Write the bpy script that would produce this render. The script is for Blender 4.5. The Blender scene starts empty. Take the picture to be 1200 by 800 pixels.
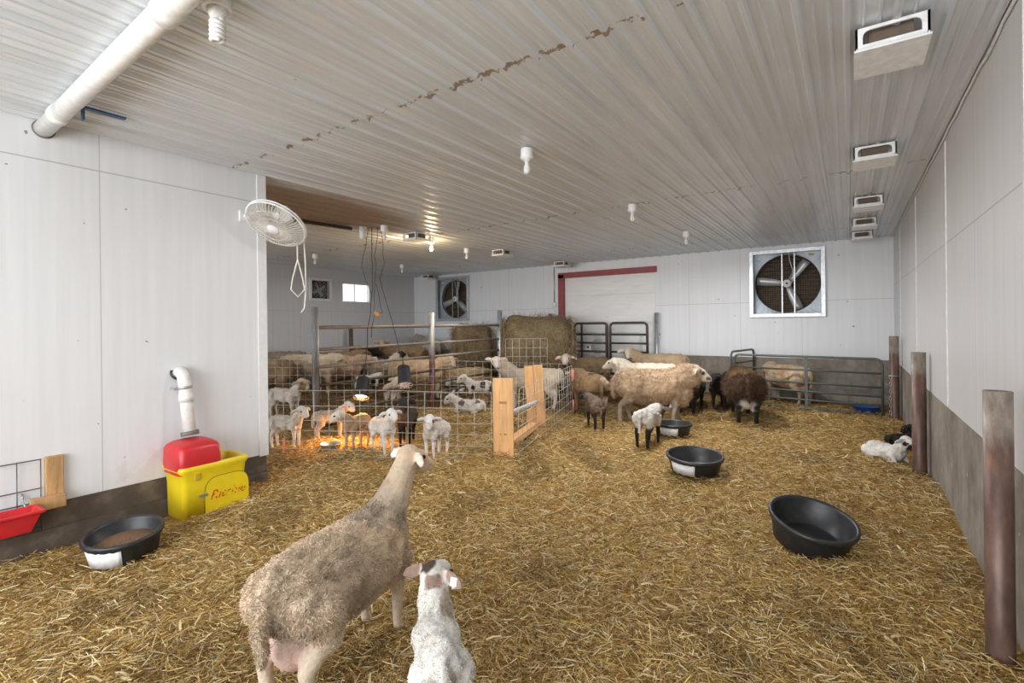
import bpy, bmesh, math, random
import numpy as np
from mathutils import Vector, Matrix
random.seed(7); rng = np.random.default_rng(7)
C = bpy.context.scene.collection
sc = bpy.context.scene
# ------------------------------------------------------------------ camera, light, exposure
CH, CF, YAW, ROLL, CY = 1.7, 580.6, 0.5978, -0.011, 379.7
cam = bpy.data.objects.new('camera', bpy.data.cameras.new('camera')); C.objects.link(cam); sc.camera = cam
fw = np.array([-math.sin(YAW), math.cos(YAW), 0]); rt0 = np.array([math.cos(YAW), math.sin(YAW), 0]); up0 = np.array([0, 0, 1.])
rt = math.cos(ROLL) * rt0 + math.sin(ROLL) * up0; upv = -math.sin(ROLL) * rt0 + math.cos(ROLL) * up0
cam.matrix_world = Matrix(((rt[0], upv[0], -fw[0], 0), (rt[1], upv[1], -fw[1], 0), (rt[2], upv[2], -fw[2], CH), (0, 0, 0, 1)))
cam.data.sensor_width = 36; cam.data.lens = CF / 1200 * 36; cam.data.shift_y = (CY - 400) / 1200; cam.data.clip_start = 0.05
w = bpy.data.worlds.new('sky'); sc.world = w; w.use_nodes = True
bg = w.node_tree.nodes['Background']; bg.inputs[0].default_value = (0.93, 0.96, 1.0, 1); bg.inputs[1].default_value = 2.2
sc.view_settings.view_transform = 'Standard'; sc.view_settings.look = 'None'; sc.view_settings.gamma = 1
sc.view_settings.use_curve_mapping = False; sc.view_settings.exposure = 0.0
def area(name, loc, target, sx, sy, power, col=(1, 1, 1)):
    l = bpy.data.lights.new(name, 'AREA'); l.shape = 'RECTANGLE'; l.size = sx; l.size_y = sy; l.energy = power; l.color = col
    o = bpy.data.objects.new(name, l); C.objects.link(o); o.location = loc
    o.rotation_euler = (Vector(target) - Vector(loc)).to_track_quat('-Z', 'Y').to_euler(); return o
area('rear_fill_light', (-2.4, -3.6, 1.9), (-3.0, 8, 1.5), 5.4, 3.0, 330, (0.96, 0.98, 1.0))  # added fill behind the camera, in place of an unseen opening
area('side_fill_light', (-9.0, -3.6, 1.9), (-8.5, 8, 1.3), 5.4, 3.0, 230, (0.96, 0.98, 1.0))  # added fill hidden behind the partition to brighten the back pens
# ------------------------------------------------------------------ helpers
XR, YF, ZC, XL, YE, XE, ZK = .733, 12.33, 3.37, -5.285, 2.967, -12.49, .9
YB = -4.0
def tag(o, label, cat=None, group=None, kind=None):
    if label: o['label'] = label
    if cat: o['category'] = cat
    if group: o['group'] = group
    if kind: o['kind'] = kind
    return o
def empty(name, loc=(0, 0, 0), rz=0, label=None, cat=None, group=None):
    o = bpy.data.objects.new(name, None); C.objects.link(o); o.location = loc; o.rotation_euler = (0, 0, rz); o.empty_display_size = .1
    return tag(o, label, cat, group)
class MB:
    def __init__(s): s.v = []; s.f = []; s.sm = []
    def add(s, vs, fs, smooth=False):
        b = len(s.v); s.v += [tuple(map(float, q)) for q in vs]
        for f in fs: s.f.append([b + i for i in f]); s.sm.append(smooth)
        return s
    def box(s, c, d, M=None):
        x, y, z = [k / 2 for k in d]
        vs = [Vector((i * x, j * y, k * z)) for i in (-1, 1) for j in (-1, 1) for k in (-1, 1)]
        if M is not None: vs = [M @ q for q in vs]
        vs = [q + Vector(c) for q in vs]
        return s.add(vs, [(0, 1, 3, 2), (4, 6, 7, 5), (0, 4, 5, 1), (2, 3, 7, 6), (0, 2, 6, 4), (1, 5, 7, 3)])
    def span(s, a, b):
        return s.box([(a[i] + b[i]) / 2 for i in range(3)], [abs(b[i] - a[i]) for i in range(3)])
    def tube(s, pts, r, n=10, cap=True, closed=False):
        P = [Vector(p) for p in pts]; R = r if isinstance(r, (list, tuple)) else [r] * len(P)
        vs = []; fs = []; N = None; m = len(P)
        for i, p in enumerate(P):
            a = P[(i - 1) % m] if (i > 0 or closed) else P[i]; b = P[(i + 1) % m] if (i < m - 1 or closed) else P[i]
            t = (b - a)
            if t.length < 1e-9: t = Vector((0, 0, 1))
            t.normalize()
            if N is None: N = t.orthogonal().normalized()
            N = (N - t * N.dot(t))
            N = N.normalized() if N.length > 1e-6 else t.orthogonal().normalized()
            B = t.cross(N)
            for k in range(n):
                th = 2 * math.pi * k / n; vs.append(p + (N * math.cos(th) + B * math.sin(th)) * R[i])
        for i in range(m if closed else m - 1):
            j = (i + 1) % m
            for k in range(n): fs.append((i * n + k, i * n + (k + 1) % n, j * n + (k + 1) % n, j * n + k))
        if cap and not closed: fs.append(tuple(range(n))[::-1]); fs.append(tuple((m - 1) * n + k for k in range(n)))
        return s.add(vs, fs, True)
    def lathe(s, prof, n=40, M=None, o=(0, 0, 0)):
        vs = []; fs = []
        for r, z in prof:
            for k in range(n):
                th = 2 * math.pi * k / n; q = Vector((r * math.cos(th), r * math.sin(th), z))
                if M is not None: q = M @ q
                vs.append(q + Vector(o))
        for i in range(len(prof) - 1):
            for k in range(n): fs.append((i * n + k, i * n + (k + 1) % n, (i + 1) * n + (k + 1) % n, (i + 1) * n + k))
        return s.add(vs, fs, True)
    def ell(s, c, r, M=None, n=14):
        vs = []; fs = []
        for i in range(n // 2 + 1):
            ph = math.pi * i / (n // 2)
            for k in range(n):
                th = 2 * math.pi * k / n; q = Vector((r[0] * math.sin(ph) * math.cos(th), r[1] * math.sin(ph) * math.sin(th), r[2] * math.cos(ph)))
                if M is not None: q = M @ q
                vs.append(q + Vector(c))
        for i in range(n // 2):
            for k in range(n): fs.append((i * n + k, (i + 1) * n + k, (i + 1) * n + (k + 1) % n, i * n + (k + 1) % n))
        return s.add(vs, fs, True)
    def prism(s, outline, axis, a, b):
        def put(u, v, t): return {0: (t, u, v), 1: (u, t, v), 2: (u, v, t)}[axis]
        n = len(outline); vs = [put(u, v, a) for u, v in outline] + [put(u, v, b) for u, v in outline]
        return s.add(vs, [tuple(range(n))[::-1], tuple(range(n, 2 * n))] + [(i, (i + 1) % n, n + (i + 1) % n, n + i) for i in range(n)])
    def build(s, name, mat, parent=None, bevel=0, fix=True):
        me = bpy.data.meshes.new(name); me.from_pydata(s.v, [], s.f)
        if mat: me.materials.append(mat)
        me.polygons.foreach_set('use_smooth', s.sm)
        if fix:
            bm = bmesh.new(); bm.from_mesh(me); bmesh.ops.recalc_face_normals(bm, faces=bm.faces); bm.to_mesh(me); bm.free()
        me.update()
        o = bpy.data.objects.new(name, me); C.objects.link(o)
        if parent: o.parent = parent
        if bevel:
            m = o.modifiers.new('bevel', 'BEVEL'); m.width = bevel; m.segments = 2; m.limit_method = 'ANGLE'
        return o
def struct(o): o['kind'] = 'structure'; return o
# ---- materials
def mk(name):
    m = bpy.data.materials.new(name); m.use_nodes = True; nt = m.node_tree
    return m, nt, nt.nodes['Principled BSDF']
def nd(nt, t, **kw):
    n = nt.nodes.new(t)
    for k, v in kw.items(): setattr(n, k, v)
    return n
def ramp(nt, fac, stops):
    r = nd(nt, 'ShaderNodeValToRGB'); cr = r.color_ramp
    while len(cr.elements) < len(stops): cr.elements.new(.5)
    for e, (p, c) in zip(cr.elements, stops): e.position = p; e.color = (*c, 1) if len(c) == 3 else c
    nt.links.new(fac, r.inputs[0]); return r.outputs[0]
def noise(nt, scale, detail=4, vec=None, rough=.55):
    n = nd(nt, 'ShaderNodeTexNoise'); n.inputs['Scale'].default_value = scale; n.inputs['Detail'].default_value = detail; n.inputs['Roughness'].default_value = rough
    if vec is not None: nt.links.new(vec, n.inputs['Vector'])
    return n.outputs['Fac']
def coord(nt, scale=(1, 1, 1), out='Object'):
    t = nd(nt, 'ShaderNodeTexCoord'); mp = nd(nt, 'ShaderNodeMapping'); mp.inputs['Scale'].default_value = scale
    nt.links.new(t.outputs[out], mp.inputs[0]); return mp.outputs[0]
def mix(nt, fac, a, b, mode='MIX'):
    m = nd(nt, 'ShaderNodeMix'); m.data_type = 'RGBA'; m.blend_type = mode
    for idx, v in ((6, a), (7, b)):
        if isinstance(v, tuple): m.inputs[idx].default_value = (*v, 1) if len(v) == 3 else v
        else: nt.links.new(v, m.inputs[idx])
    if isinstance(fac, float): m.inputs[0].default_value = fac
    else: nt.links.new(fac, m.inputs[0])
    return m.outputs[2]
def math_(nt, op, a, b=None, c=None, clamp=False):
    m = nd(nt, 'ShaderNodeMath'); m.operation = op; m.use_clamp = clamp
    for i, v in enumerate((a, b, c)):
        if v is None: continue
        if isinstance(v, (int, float)): m.inputs[i].default_value = v
        else: nt.links.new(v, m.inputs[i])
    return m.outputs[0]
def bump(nt, bs, h, strength=.3, dist=.01):
    b = nd(nt, 'ShaderNodeBump'); b.inputs['Strength'].default_value = strength; b.inputs['Distance'].default_value = dist
    nt.links.new(h, b.inputs['Height']); nt.links.new(b.outputs[0], bs.inputs['Normal'])
def sep(nt, vec):
    s = nd(nt, 'ShaderNodeSeparateXYZ'); nt.links.new(vec, s.inputs[0]); return s.outputs
MATS = {}
def simple(name, col, rough=.5, metal=0, var=.12, scale=18, bmp=0, dirt=None, dscale=5, dlo=.52, dhi=.68, scl=(1, 1, 1), spec=.5):
    if name in MATS: return MATS[name]
    m, nt, bs = mk(name); v = coord(nt, scl)
    f = noise(nt, scale, 5, v); lo = tuple(c * (1 - var) for c in col); hi = tuple(min(1, c * (1 + var)) for c in col)
    c = ramp(nt, f, [(.3, lo), (.7, hi)])
    if dirt:
        d = noise(nt, dscale, 8, v, .65); c = mix(nt, ramp(nt, d, [(dlo, (0, 0, 0)), (dhi, (1, 1, 1))]), c, dirt)
    nt.links.new(c, bs.inputs['Base Color']); bs.inputs['Roughness'].default_value = rough; bs.inputs['Metallic'].default_value = metal
    bs.inputs['Specular IOR Level'].default_value = spec
    if bmp: bump(nt, bs, f, bmp, .004)
    MATS[name] = m; return m
def wall_mat(name, axis, vlines, hlines, base=(.775, .79, .815), speck=True):
    """white sheet panelling: thin panel joints, faint roller streaks, flecks of dirt"""
    m, nt, bs = mk(name); v = coord(nt); o = sep(nt, v); u = o[axis]; z = o[2]
    sv = coord(nt, (9, 9, .35)); f = noise(nt, 1.6, 6, sv)
    c = ramp(nt, f, [(.25, tuple(k * .93 for k in base)), (.6, base), (.85, tuple(min(1, k * 1.05) for k in base))])
    g = noise(nt, 1.1, 5, v); c = mix(nt, ramp(nt, g, [(.45, (0, 0, 0)), (.8, (.35, .35, .35))]), c, (.72, .71, .69))
    def line(val, p, wd): return math_(nt, 'LESS_THAN', math_(nt, 'ABSOLUTE', math_(nt, 'SUBTRACT', val, p)), wd)
    tot = None
    for p in vlines:
        l = line(u, p, .0035); tot = l if tot is None else math_(nt, 'MAXIMUM', tot, l)
    for p in hlines:
        l = line(z, p, .005); tot = l if tot is None else math_(nt, 'MAXIMUM', tot, l)
    if tot is not None: c = mix(nt, math_(nt, 'MULTIPLY', tot, .75), c, (.42, .40, .38))
    if speck:
        s = noise(nt, 11, 2, v); c = mix(nt, ramp(nt, s, [(.745, (0, 0, 0)), (.77, (1, 1, 1))]), c, (.33, .27, .22))
        d = noise(nt, 3.2, 9, v, .7); low = nd(nt, 'ShaderNodeMapRange'); low.inputs[1].default_value = 1.1; low.inputs[2].default_value = .2; nt.links.new(z, low.inputs[0])
        c = mix(nt, math_(nt, 'MULTIPLY', ramp(nt, d, [(.57, (0, 0, 0)), (.75, (.5, .5, .5))]), low.outputs[0]), c, (.46, .36, .27))
    nt.links.new(c, bs.inputs['Base Color']); bs.inputs['Roughness'].default_value = .42; bump(nt, bs, f, .08, .004)
    return m
def concrete_mat():
    m, nt, bs = mk('concrete'); v = coord(nt); sv = coord(nt, (6, 6, 1.2))
    f = noise(nt, 2.4, 9, v, .65); c = ramp(nt, f, [(.3, (.145, .12, .095)), (.5, (.26, .23, .195)), (.72, (.37, .345, .30))])
    d = noise(nt, 2.2, 8, sv, .7); c = mix(nt, ramp(nt, d, [(.5, (0, 0, 0)), (.7, (1, 1, 1))]), c, (.20, .165, .125))
    s = noise(nt, 9, 3, v); c = mix(nt, ramp(nt, s, [(.70, (0, 0, 0)), (.74, (.8, .8, .8))]), c, (.55, .53, .50))
    nt.links.new(c, bs.inputs['Base Color']); bs.inputs['Roughness'].default_value = .9; bump(nt, bs, f, .35, .01); return m
M_CONC = concrete_mat()
def rib_mat():
    m, nt, bs = mk('ribbed_ceiling_metal'); v = coord(nt); o = sep(nt, v); sv = coord(nt, (7, .25, 1))
    f = noise(nt, 2.0, 6, sv, .6); c = ramp(nt, f, [(.25, (.57, .60, .63)), (.5, (.70, .735, .77)), (.8, (.80, .84, .88))])
    g = noise(nt, .9, 6, v); c = mix(nt, ramp(nt, g, [(.5, (0, 0, 0)), (.8, (.5, .5, .5))]), c, (.62, .60, .56))
    # rusty screw rows and nest mud
    n2 = noise(nt, 9, 5, v, .7); tot = None
    for y, wd in ((2.64, .030), (6.72, .03), (10.78, .025)):
        b = math_(nt, 'LESS_THAN', math_(nt, 'ABSOLUTE', math_(nt, 'SUBTRACT', o[1], y)), wd); tot = b if tot is None else math_(nt, 'MAXIMUM', tot, b)
    c = mix(nt, math_(nt, 'MULTIPLY', tot, ramp(nt, n2, [(.52, (0, 0, 0)), (.56, (.9, .9, .9))])), c, (.27, .19, .12))
    fl = noise(nt, 5.5, 4, v, .6); c = mix(nt, ramp(nt, fl, [(.735, (0, 0, 0)), (.76, (1, 1, 1))]), c, (.24, .18, .13))
    # brown water stain beside the partition
    dx = math_(nt, 'DIVIDE', math_(nt, 'SUBTRACT', o[0], -6.35), 1.05); dy = math_(nt, 'DIVIDE', math_(nt, 'SUBTRACT', o[1], 4.1), 1.9)
    rr = math_(nt, 'ADD', math_(nt, 'MULTIPLY', dx, dx), math_(nt, 'MULTIPLY', dy, dy)); n3 = noise(nt, 2.2, 6, sv, .65)
    st = math_(nt, 'SUBTRACT', math_(nt, 'ADD', n3, .55), math_(nt, 'MULTIPLY', rr, .62))
    c = mix(nt, ramp(nt, st, [(.25, (0, 0, 0)), (.75, (.85, .85, .85))]), c, (.29, .19, .105))
    nt.links.new(c, bs.inputs['Base Color']); bs.inputs['Roughness'].default_value = .33; bs.inputs['Metallic'].default_value = .15
    bump(nt, bs, f, .05, .003); return m
def straw_base_mat():
    m, nt, bs = mk('straw_mat'); v = coord(nt)
    out = None
    for sc_, off in ((9, 0), (13, 3.7)):
        vo = nd(nt, 'ShaderNodeTexVoronoi'); vo.inputs['Scale'].default_value = sc_; nt.links.new(v, vo.inputs['Vector'])
        rot = nd(nt, 'ShaderNodeVectorRotate'); rot.rotation_type = 'Z_AXIS'; nt.links.new(v, rot.inputs[0])
        sx = sep(nt, vo.outputs['Color']); nt.links.new(math_(nt, 'MULTIPLY_ADD', sx[0], 6.28, off), rot.inputs['Angle'])
        mp = nd(nt, 'ShaderNodeMapping'); mp.inputs['Scale'].default_value = (130, 9, 1); nt.links.new(rot.outputs[0], mp.inputs[0])
        n = noise(nt, 1.0, 3, mp.outputs[0], .6); out = n if out is None else math_(nt, 'MAXIMUM', out, n)
    c = ramp(nt, out, [(.42, (.16, .085, .025)), (.54, (.40, .245, .07)), (.66, (.58, .38, .125)), (.8, (.70, .50, .21))])
    g = noise(nt, 1.3, 6, v, .6); c = mix(nt, ramp(nt, g, [(.46, (0, 0, 0)), (.7, (.55, .55, .55))]), c, (.27, .165, .06))
    at = nd(nt, 'ShaderNodeAttribute'); at.attribute_name = 'soil'; c = mix(nt, ramp(nt, at.outputs['Color'], [(0, (0, 0, 0)), (1, (1, 1, 1))]), mix(nt, 1.0, c, (.24, .215, .19), 'MULTIPLY'), c)
    nt.links.new(c, bs.inputs['Base Color']); bs.inputs['Roughness'].default_value = .85; bs.inputs['Specular IOR Level'].default_value = .2
    bump(nt, bs, out, .9, .02); return m
def attr_mat(name, attr, rough=.8, bs_scale=60, bstr=.4, var=.18, sub=0):
    m, nt, bs = mk(name); a = nd(nt, 'ShaderNodeAttribute'); a.attribute_name = attr; v = coord(nt)
    f = noise(nt, bs_scale, 5, v, .6); k = ramp(nt, f, [(.3, (1 - var,) * 3), (.7, (1 + var * .4,) * 3)])
    c = mix(nt, 1.0, a.outputs['Color'], k, 'MULTIPLY'); nt.links.new(c, bs.inputs['Base Color']); bs.inputs['Roughness'].default_value = rough
    bs.inputs['Specular IOR Level'].default_value = .25
    if bstr: bump(nt, bs, f, bstr, .012)
    return m
M_STRAWTONE = attr_mat('straw_stem', 'tone', .6, 40, 0, .1)
M_COAT = attr_mat('woolly_coat', 'coat', .92, 55, .55)
M_FLEECE = attr_mat('fleece_locks', 'tone', .9, 90, 0, .1)
M_WHITEPLASTIC = simple('white_plastic', (.86, .865, .87), .35, dirt=(.60, .58, .53), dlo=.62, dhi=.85)
M_PVC = simple('white_pvc', (.80, .79, .76), .3, dirt=(.5, .47, .42), dlo=.62, dhi=.85)
M_GALV = simple('galvanised_steel', (.50, .52, .54), .38, .7, .2, 12)
M_GALVW = simple('galvanised_wire', (.52, .49, .43), .5, .3, .15, 30)
M_PIPE = simple('weathered_pipe', (.13, .092, .062), .55, .25, .25, 14, dirt=(.08, .045, .025))
M_PIPEG = simple('green_grey_pipe', (.10, .118, .105), .5, .3, .2, 12)
M_DARKPIPE = simple('dark_brown_pipe', (.075, .055, .045), .5, .2, .3, 12)
M_RUBBER = simple('black_rubber', (.022, .023, .025), .42, 0, .3, 22, .15, dirt=(.085, .075, .06), dlo=.6, dhi=.85)
M_PAPER = simple('white_label_paper', (.78, .79, .80), .6, dirt=(.40, .40, .42), dscale=24, dlo=.66, dhi=.7)
M_YELLOW = simple('yellow_plastic', (.80, .60, .015), .38, 0, .05, 6, dirt=(.50, .36, .05), dlo=.66, dhi=.9)
M_RED = simple('red_plastic', (.58, .022, .028), .36, 0, .12, 7, dirt=(.35, .05, .04), dlo=.6, dhi=.9)
M_REDPAINT = simple('red_door_paint', (.30, .055, .06), .5, 0, .12, 6)
M_WOOD = simple('pine_board', (.68, .38, .16), .6, 0, .2, 3, .1, scl=(9, 9, 1), dirt=(.42, .20, .08), dscale=2.2, dlo=.66, dhi=.8)
M_WOODOLD = simple('weathered_pine', (.50, .30, .13), .7, 0, .25, 3, .1, scl=(9, 9, 1), dirt=(.28, .16, .07))
M_BLACK = simple('black_plastic', (.018, .018, .02), .5, 0, .2)
M_CORD = simple('black_cord', (.035, .03, .028), .6)
M_WCORD = simple('white_cord', (.72, .69, .63), .6)
M_DARKGRILL = simple('dusty_shutter', (.115, .085, .06), .85, 0, .35, 16, dirt=(.05, .035, .025))
M_BLADE = simple('fan_blade_metal', (.48, .50, .52), .4, .45, .15, 8, dirt=(.30, .28, .26))
M_SHROUD = simple('blue_grey_shroud', (.36, .40, .44), .45, .35, .12, 5, dirt=(.25, .24, .23), dlo=.6, dhi=.8)
M_BLUE = simple('blue_plastic', (.02, .10, .42), .4)
M_BLUEM = simple('blue_strap', (.03, .10, .22), .5)
M_ORANGE = simple('orange_plastic', (.75, .30, .08), .5)
M_PINK = simple('pink_ribbon', (.75, .22, .20), .6)
M_FEED = simple('brown_feed', (.17, .095, .05), .9, 0, .5, 90, .6)
M_GREYLINER = simple('grey_liner', (.20, .19, .17), .6, dirt=(.12, .10, .08))
M_EYE = simple('dark_eye', (.012, .010, .008), .1)
M_DOOR = simple('white_door_panel', (.80, .80, .79), .4, 0, .05, 2, scl=(1, 1, 6), dirt=(.75, .745, .735), dscale=1.5)
M_TEAL = simple('teal_plastic', (.05, .30, .28), .5)
def rust_post_mat():
    m, nt, bs = mk('rusty_pipe_post'); v = coord(nt); o = sep(nt, v); sv = coord(nt, (5, 5, 1.5))
    f = noise(nt, 2.2, 7, sv, .65)
    c = ramp(nt, f, [(.3, (.08, .05, .042)), (.5, (.15, .09, .07)), (.7, (.235, .15, .115))])
    hz = nd(nt, 'ShaderNodeMapRange'); hz.inputs[1].default_value = .85; hz.inputs[2].default_value = 1.25; nt.links.new(o[2], hz.inputs[0])
    g = noise(nt, 3.1, 8, sv, .7); k = math_(nt, 'MULTIPLY', math_(nt, 'ADD', g, .12), hz.outputs[0])
    c = mix(nt, ramp(nt, k, [(.42, (0, 0, 0)), (.75, (1, 1, 1))]), c, (.42, .37, .31))
    c = mix(nt, ramp(nt, noise(nt, 6, 5, sv), [(.6, (0, 0, 0)), (.8, (.6, .6, .6))]), c, (.33, .15, .06))
    nt.links.new(c, bs.inputs['Base Color']); bs.inputs['Roughness'].default_value = .45; bs.inputs['Metallic'].default_value = .35; bump(nt, bs, f, .15, .004); return m
M_RUST = rust_post_mat()
def emit_mat(name, col, s):
    m, nt, bs = mk(name); bs.inputs['Base Color'].default_value = (*col, 1); bs.inputs['Emission Color'].default_value = (*col, 1); bs.inputs['Emission Strength'].default_value = s; return m
M_HEAT = emit_mat('glowing_heat_bulb', (1, .80, .45), 14)
M_LIT = emit_mat('glowing_bulb', (1, .82, .5), 25)
m, nt, bs = mk('window_glass'); bs.inputs['Transmission Weight'].default_value = 1; bs.inputs['Roughness'].default_value = .02; bs.inputs['IOR'].default_value = 1.02; M_GLASS = m
# ------------------------------------------------------------------ ground shape
def sstep(a, b, x): t = np.clip((x - a) / (b - a), 0, 1); return t * t * (3 - 2 * t)
_k = rng.normal(size=(14, 2)); _k /= np.linalg.norm(_k, axis=1)[:, None]; _ph = rng.uniform(0, 6.28, 14); _fr = np.array([.9, 1.2, 1.5, 1.9, 2.3, 3, 3.6, 4.5, 5.5, 7, 8.5, 10, 12, 15])
def gz(x, y):
    x = np.asarray(x, float); y = np.asarray(y, float); h = 0
    for k, p, f in zip(_k, _ph, _fr): h = h + .030 / f ** .9 * np.sin(f * (k[0] * x + k[1] * y) + p)
    h = h * .75
    h = h + np.maximum(.16 * sstep(-7.3, -9.5, x) * sstep(4.5, 6, y), .24 * sstep(9.8, 11.4, y) * sstep(-3.2, -4.9, x))
    h = h + .19 * np.exp(-((x + 3.68) ** 2 / .30 + (y - 5.0) ** 2 / .42))
    return h
def spot(px, d):
    """ground point at depth d straight ahead of image column px, and the heading of that sight line"""
    r = fw + rt0 * ((px - 600) / CF); p = r * d
    return float(p[0]), float(p[1]), math.degrees(math.atan2(r[1], r[0]))
def soil(x, y):
    """where the bedding is trodden and soiled, 0 clean to 1 dirty"""
    k = 1.0 * sstep(-6.2, -5.0, x) * sstep(-2.0, -3.2, x) * sstep(7.9, 9.2, y)
    k = np.maximum(k, .75 * sstep(-7.0, -7.8, x)); k = np.maximum(k, .7 * sstep(8.6, 10.4, y) * sstep(-.9, -2.2, x))
    k = np.maximum(k, .55 * sstep(-5.2, -5.6, x) * sstep(4.3, 3.2, y)); k = np.maximum(k, .8 * sstep(10.9, 11.4, y + .16 * (x - .5)))
    n = .5 + .5 * np.sin(3.1 * x + 1.7 * np.sin(2.3 * y)) * np.sin(2.7 * y + 2.1 * np.sin(1.9 * x))
    return np.clip(k * (.75 + .45 * n) + .36 * sstep(.60, .95, n), 0, 1)
# ------------------------------------------------------------------ setting
def grid_floor():
    xs = np.concatenate([np.arange(XE - .1, XL, .12), np.arange(XL, XR + .12, .06)]); ys = np.concatenate([np.arange(YB, 6, .06), np.arange(6, YF + .2, .12)])
    X, Y = np.meshgrid(xs, ys); Z = gz(X, Y); nx, ny = len(xs), len(ys)
    # little tufts, as loose bedding lies
    T = np.zeros_like(X)
    for i in range(10):
        a = rng.uniform(0, 6.28); f = rng.uniform(14, 34); T += np.sin(f * (math.cos(a) * X + math.sin(a) * Y) + rng.uniform(0, 6.28))
    Z = Z + .0035 * T
    me = bpy.data.meshes.new('floor'); V = np.stack([X, Y, Z], -1).reshape(-1, 3)
    idx = np.arange(nx * ny).reshape(ny, nx); F = np.stack([idx[:-1, :-1], idx[:-1, 1:], idx[1:, 1:], idx[1:, :-1]], -1).reshape(-1, 4)
    me.from_pydata(V.tolist(), [], F.tolist()); at = me.attributes.new('soil', 'FLOAT_COLOR', 'POINT'); sv = np.ones((nx * ny, 4), np.float32); sv[:, :3] = (1 - soil(X, Y)).reshape(-1, 1); at.data.foreach_set('color', sv.reshape(-1)); me.materials.append(straw_base_mat()); me.polygons.foreach_set('use_smooth', [True] * len(F))
    o = bpy.data.objects.new('floor', me); C.objects.link(o); return struct(o)
grid_floor()
def ribbed_ceiling():
    p = .2286; prof = [(0, 0), (.012, -.024), (.034, -.024), (.046, 0), (.085, 0), (.091, -.008), (.101, -.008), (.107, 0), (.160, 0), (.166, -.008), (.176, -.008), (.182, 0)]
    pts = []; x = XE - .1
    while x < XR + .1:
        for a, b in prof: pts.append((min(x + a, XR + .1), ZC + b))
        x += p
    n = len(pts); vs = [(a, YB, b) for a, b in pts] + [(a, YF + .1, b) for a, b in pts] + [(XR + .1, YB, ZC + .15), (XE - .1, YB, ZC + .15), (XR + .1, YF + .1, ZC + .15), (XE - .1, YF + .1, ZC + .15)]
    fs = [(i, i + 1, n + i + 1, n + i) for i in range(n - 1)] + [(2 * n, 2 * n + 1, 2 * n + 3, 2 * n + 2)]
    b = MB(); b.add(vs, fs); return struct(b.build('ceiling', rib_mat(), fix=False))
ribbed_ceiling()
def wall_cells(axis, t0, t1, U, V, holes):
    """solid wall slab between t0 and t1 with rectangular openings (u0,u1,v0,v1)"""
    us = sorted({U[0], U[1], *[h[0] for h in holes], *[h[1] for h in holes]}); vs = sorted({V[0], V[1], *[h[2] for h in holes], *[h[3] for h in holes]})
    b = MB()
    for i in range(len(us) - 1):
        for j in range(len(vs) - 1):
            cu, cv = (us[i] + us[i + 1]) / 2, (vs[j] + vs[j + 1]) / 2
            if any(h[0] < cu < h[1] and h[2] < cv < h[3] for h in holes): continue
            if axis == 0: b.span((t0, us[i], vs[j]), (t1, us[i + 1], vs[j + 1]))
            else: b.span((us[i], t0, vs[j]), (us[i + 1], t1, vs[j + 1]))
    return b
FANS = [(-1.828, -.434, 1.82, 3.24), (-11.40, -10.05, 1.86, 3.24)]
DOOR = (-6.75, -4.02, .0, 3.07)
vl = [-9.72, -8.5, -7.28, -3.2, -2.06, -.84]
b = wall_cells(1, YF, YF + .15, (XE - .15, XR + .15), (ZK - .02, ZC + .02), FANS + [(DOOR[0], DOOR[1], ZK - .02, DOOR[3])]); struct(b.build('wall_far', wall_mat('far_panels', 0, vl, [2.13])))
b = wall_cells(1, YF - .012, YF + .15, (XE - .15, XR + .15), (-.3, ZK), [(DOOR[0], DOOR[1], -.3, ZK)]); struct(b.build('baseboard_far', M_CONC))
b = MB().span((XR, YB, ZK), (XR + .15, YF, ZC + .02)); struct(b.build('wall_right', wall_mat('right_panels', 1, [1.05, 2.27, 3.49, 4.71, 5.93, 7.15, 8.37, 9.6, 10.8], [2.39], (.72, .725, .735), False)))
b = MB().span((XR - .008, YB, -.3), (XR + .15, YF, ZK)); struct(b.build('baseboard_right', M_CONC))
b = MB()
for y in (1.05, 3.49, 5.93, 8.37, 10.8): b.box((XR - .004, y, (ZK + ZC) / 2 - .02), (.008, .03, ZC - ZK - .08))
struct(b.build('trim_2', simple('panel_batten', (.76, .755, .74), .4)))
b = MB().span((XL - .14, YB, .313), (XL, YE, ZC + .02)); struct(b.build('wall_left', wall_mat('left_panels', 1, [.30, 1.523], [3.045])))
b = MB().span((XL - .12, YB, -.3), (XL + .004, YE - .01, .313)); b.span((XL - .1, YB, -.3), (XL + .05, YE - .02, .12)); struct(b.build('baseboard_left', simple('dark_curb', (.105, .082, .062), .9, 0, .3, 5, .3, dirt=(.18, .145, .11))))
b = MB().span((XL - .155, YE - .085, .30), (XL + .012, YE + .012, ZC)); struct(b.build('trim_1', simple('white_trim_paint', (.79, .80, .81), .4, 0, .04)))
HF = (8.323, 8.952, 2.471, 3.02); HW = (9.37, 10.413, 2.414, 2.995)
b = wall_cells(0, XE - .15, XE, (YB, YF), (ZK - .02, ZC + .02), [HF, HW]); struct(b.build('wall_end', wall_mat('end_panels', 1, [7.2, 8.0, 9.22, 10.9, 12.1], [2.13], (.68, .68, .69))))
b = MB().span((XE - .15, YB, -.3), (XE + .012, YF, ZK)); struct(b.build('baseboard_end', M_CONC))
# ceiling edge trim with the ragged foam line on the right wall
b = MB(); y = .6
pts = []
while y < YF: pts.append((XR - .012, y, ZC - .030 + random.uniform(-.012, .012))); y += random.uniform(.08, .2)
b.tube(pts, .009, 6); struct(b.build('trim_3', M_WHITEPLASTIC))
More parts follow.
